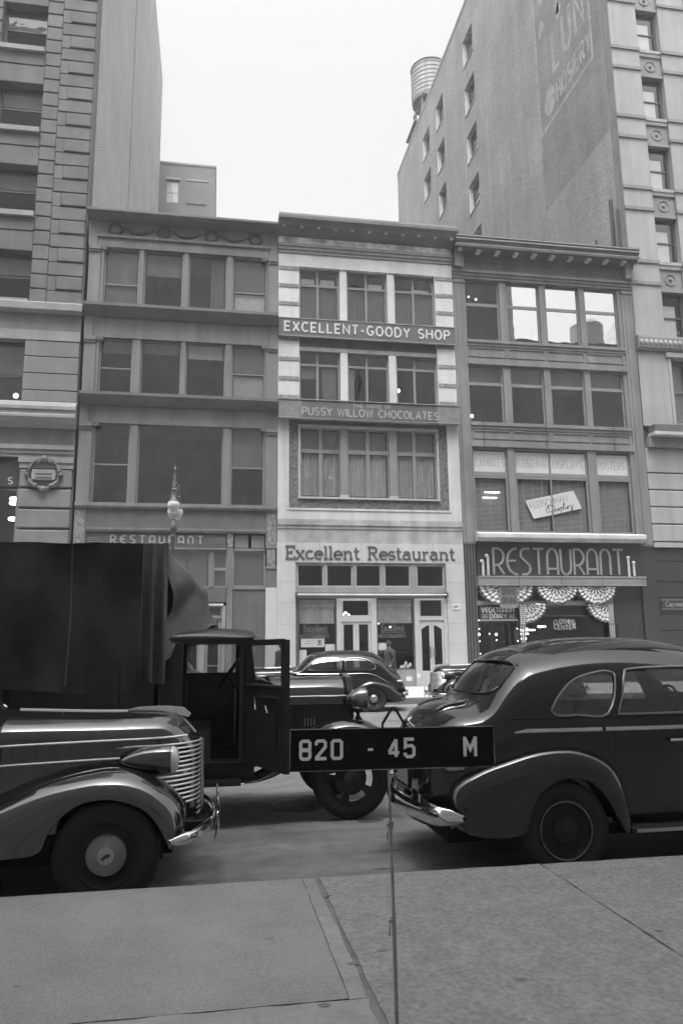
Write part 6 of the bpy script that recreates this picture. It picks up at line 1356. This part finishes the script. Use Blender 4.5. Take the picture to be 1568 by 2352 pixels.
# ------------------------------------------------------------------ two people on the far pavement
def person(label, loc, rz, stride):
    root = thing('person', label, 'person', local=True, group='pedestrians on the far pavement')
    s_ = stride; J = {'pel': (0, 0, .95), 'che': (.02, 0, 1.30), 'nec': (.02, 0, 1.50), 'hea': (.04, 0, 1.58), 'top': (.04, 0, 1.70),
         'hl': (0, .10, .90), 'kl': (s_*.5, .10, .50), 'al': (s_*.7, .10, .10), 'tl': (s_*.7+.16, .10, .05), 'hr': (0, -.10, .90), 'kr': (-s_*.2, -.10, .50), 'ar': (-s_*.75, -.10, .14), 'tr': (-s_*.75+.15, -.10, .06),
         'sl': (.02, .19, 1.42), 'el': (-.12, .25, 1.15), 'wl': (.04, .25, .93), 'gl': (.08, .25, .85), 'sr': (.02, -.19, 1.42), 'er': (.04, -.25, 1.15), 'wr': (.18, -.24, .96), 'gr': (.22, -.24, .89)}
    rad = {'pel': (.17, .15), 'che': (.16, .20), 'nec': (.06, .06), 'hea': (.085, .075), 'top': (.07, .065), 'hl': (.11, .11), 'kl': (.08, .08), 'al': (.055, .055), 'tl': (.045, .04), 'hr': (.11, .11), 'kr': (.08, .08), 'ar': (.055, .055), 'tr': (.045, .04),
           'sl': (.085, .085), 'el': (.065, .065), 'wl': (.045, .045), 'gl': (.035, .03), 'sr': (.085, .085), 'er': (.065, .065), 'wr': (.045, .045), 'gr': (.035, .03)}
    E_ = [('pel', 'che'), ('che', 'nec'), ('nec', 'hea'), ('hea', 'top'), ('pel', 'hl'), ('hl', 'kl'), ('kl', 'al'), ('al', 'tl'), ('pel', 'hr'), ('hr', 'kr'), ('kr', 'ar'), ('ar', 'tr'), ('che', 'sl'), ('sl', 'el'), ('el', 'wl'), ('wl', 'gl'), ('che', 'sr'), ('sr', 'er'), ('er', 'wr'), ('wr', 'gr')]
    ks = list(J); me = bpy.data.meshes.new('body'); me.from_pydata([J[k] for k in ks], [(ks.index(a), ks.index(b)) for a, b in E_], [])
    o = bpy.data.objects.new('body', me); C.objects.link(o); m_ = o.modifiers.new('k', 'SKIN')
    for v, k in zip(me.skin_vertices[0].data, ks): v.radius = rad[k]; v.use_root = (k == 'pel')
    o.modifiers.new('s', 'SUBSURF').levels = 2; bpy.context.view_layer.update(); bake(o); o.data.materials.clear(); o.data.materials.append(M['coat_dark']); o.data.materials.append(M['skin']); o.data.shade_smooth()
    for p in o.data.polygons: 
        c_ = p.center
        if c_.z > 1.50 or (c_.z < .93 and abs(c_.y) > .19 and c_.x > .02): p.material_index = 1
    o.parent = root; ORG[o.name] = Vector((0, 0, 0))
    MB().lathe([(.20, .42), (.24, .44), (.245, .7), (.22, .95), (.20, 1.25), (.21, 1.40), (.16, 1.47), (.075, 1.50)], (0.01, 0, 0), 2, 20).build('overcoat', 'coat_dark', o, smooth=True)
    MB().lathe([(.15, 0), (.15, .012), (.09, .02), (.085, .10), (.06, .125), (.001, .12)], (.04, 0, 1.665), 2, 20).build('hat', 'hat_felt', o, smooth=True, ang=40)
    MB().prism([(.115, 1.60), (.15, 1.575), (.115, 1.565)], -.012, .012, 1).build('nose', 'skin', o)
    for y in (-.028, .028): MB().ball((.112, y, 1.615), .010, 8, 6).build('eye', 'sign_dark', o)
    bx('mouth', 'letter_dark', o, .105, .118, -.022, .022, 1.535, 1.542)
    for y in (-.078, .078): MB().ball((.035, y, 1.60), .022, 8, 6).build('ear', 'skin', o)
    MB().lathe([(.088, -.06), (.092, -.01), (.088, .03)], (.032, 0, 1.64), 2, 18).build('hair', 'coat_dark', o, smooth=True)
    root.location = loc; root.rotation_euler = (0, 0, rz)
person('person in dark hat and overcoat walking past the restaurant window behind the fastback sedan', (6.45, 27.6, SW), R(180), .35)
person('person in dark clothes walking by the pale pier, seen through the truck door window', (2.42, 27.6, SW), R(0), .30)

# ------------------------------------------------------------------ letter board on its stand
BY = 3.2
lb = thing('letter_board', 'black letter board reading 820 - 45 M on a thin metal stand', 'sign', (.74, BY, SW))
tl = R(-.6)
def BT(u, v, h): return (.755+u*math.cos(tl)-v*math.sin(tl), BY-h, 1.29+u*math.sin(tl)*-1*-1+v*math.cos(tl))
def bb_(mb, u0, u1, v0, v1, h0, h1):
    k = len(mb.v); mb.v += [BT(u, v, h) for h in (h0, h1) for u, v in ((u0, v0), (u1, v0), (u1, v1), (u0, v1))]
    for f in ((3, 2, 1, 0), (4, 5, 6, 7), (0, 1, 5, 4), (1, 2, 6, 5), (2, 3, 7, 6), (3, 0, 4, 7)): mb.face(*[k+i for i in f])
q = MB(); bb_(q, -.425, .425, -.075, .075, -.012, .002); q.build('felt_panel', 'board_felt', lb, fix=True)
q = MB()
for k in range(18): bb_(q, -.424, .424, -.072+k*.0082, -.0685+k*.0082, .002, .0045)
o = q.build('felt_ridges', 'board_felt', lb, fix=True); o['kind'] = 'stuff'
for (u0, u1, v0, v1) in ((-.436, .436, .0752, .083), (-.436, .436, -.083, -.0752), (-.436, -.4252, -.075, .075), (.4252, .436, -.075, .075)):
    q = MB(); bb_(q, u0, u1, v0, v1, -.016, .010); q.build('frame_strip', 'board_felt', lb, fix=True)
    q = MB(); e = .0016
    if u1-u0 > .5: bb_(q, u0, u1, (v1-e if v0 > 0 else v0), (v1 if v0 > 0 else v0+e), .0102, .0125)
    else: bb_(q, (u1-e if u0 > 0 else u0), (u1 if u0 > 0 else u0+e), v0, v1, .0102, .0125)
    q.build('worn_edge', 'board_frame', lb, fix=True)
def BL(u0, v0): return lambda u, v, h: BT(u0+u, v0+v, .0046+h)
for ch, u in (('8', -.392), ('2', -.328), ('0', -.262), ('-', -.112), ('4', -.022), ('5', .046), ('M', .306)):
    wd, st = OCT[ch]; mb = MB(); H = .070
    for i, s_ in enumerate(st): ribbon(mb, [(p[0]*H, p[1]*H) for p in s_], .0125 if ch != '-' else .009, BL(u, -.034), .007, i*.0006)
    mb.build('letter' if ch in 'M' else ('dash' if ch == '-' else 'numeral'), 'digit_white', lb)
MB().tube([BT(-.047, .084, 0), BT(-.047, .10, 0), BT(-.005, .165, 0), BT(.005, .165, 0), BT(.045, .10, 0), BT(.045, .084, 0)], .006, 6).build('hanger', 'board_felt', lb)
MB().tube([(.733, BY+.022, 1.36), (.739, BY+.022, .985)], .0052, 8).build('pole', 'pole_metal', lb, smooth=True); MB().tube([(.739, BY+.022, .985), (.744, BY+.022, .62)], .0068, 8).build('pole', 'pole_metal', lb, smooth=True); MB().tube([(.744, BY+.022, .62), (.747, BY+.022, SW+.002)], .0085, 8).build('pole', 'pole_metal', lb, smooth=True)
for z in (.985, .62):
    MB().tube([(.741, BY+.022, z-.012), (.741, BY+.022, z+.012)], .012, 8).build('clamp', 'pole_metal', lb, smooth=True); MB().tube([(.741, BY+.015, z), (.722, BY+.005, z+.004), (.722, BY+.0, z-.03), (.718, BY-.002, z-.05)], .0045, 5).build('wing_nut', 'pole_metal', lb, smooth=True)
bx('bracket', 'board_felt', lb, .722, .748, BY+.0165, BY+.032, 1.20, 1.37)
MB().lathe([(.001, .012), (.03, .010), (.034, .0)], (.747, BY+.022, SW+.001), 2, 16).build('foot', 'pole_metal', lb)

# ------------------------------------------------------------------ the hazy air of the street
hz = MB().box(-119, 119, -61, 131, -2.0, 66.0).build('haze', 'rubber'); hz['kind'] = 'stuff'
hm = bpy.data.materials.new('haze'); hm.use_nodes = True; hn = hm.node_tree.nodes; hn.remove(hn['Principled BSDF'])
hv = hn.new('ShaderNodeVolumePrincipled'); hv.inputs['Color'].default_value = (.95, .95, .95, 1); hv.inputs['Density'].default_value = .0014; hv.inputs['Anisotropy'].default_value = .2
hm.node_tree.links.new(hv.outputs[0], hn['Material Output'].inputs['Volume']); hz.data.materials.clear(); hz.data.materials.append(hm)
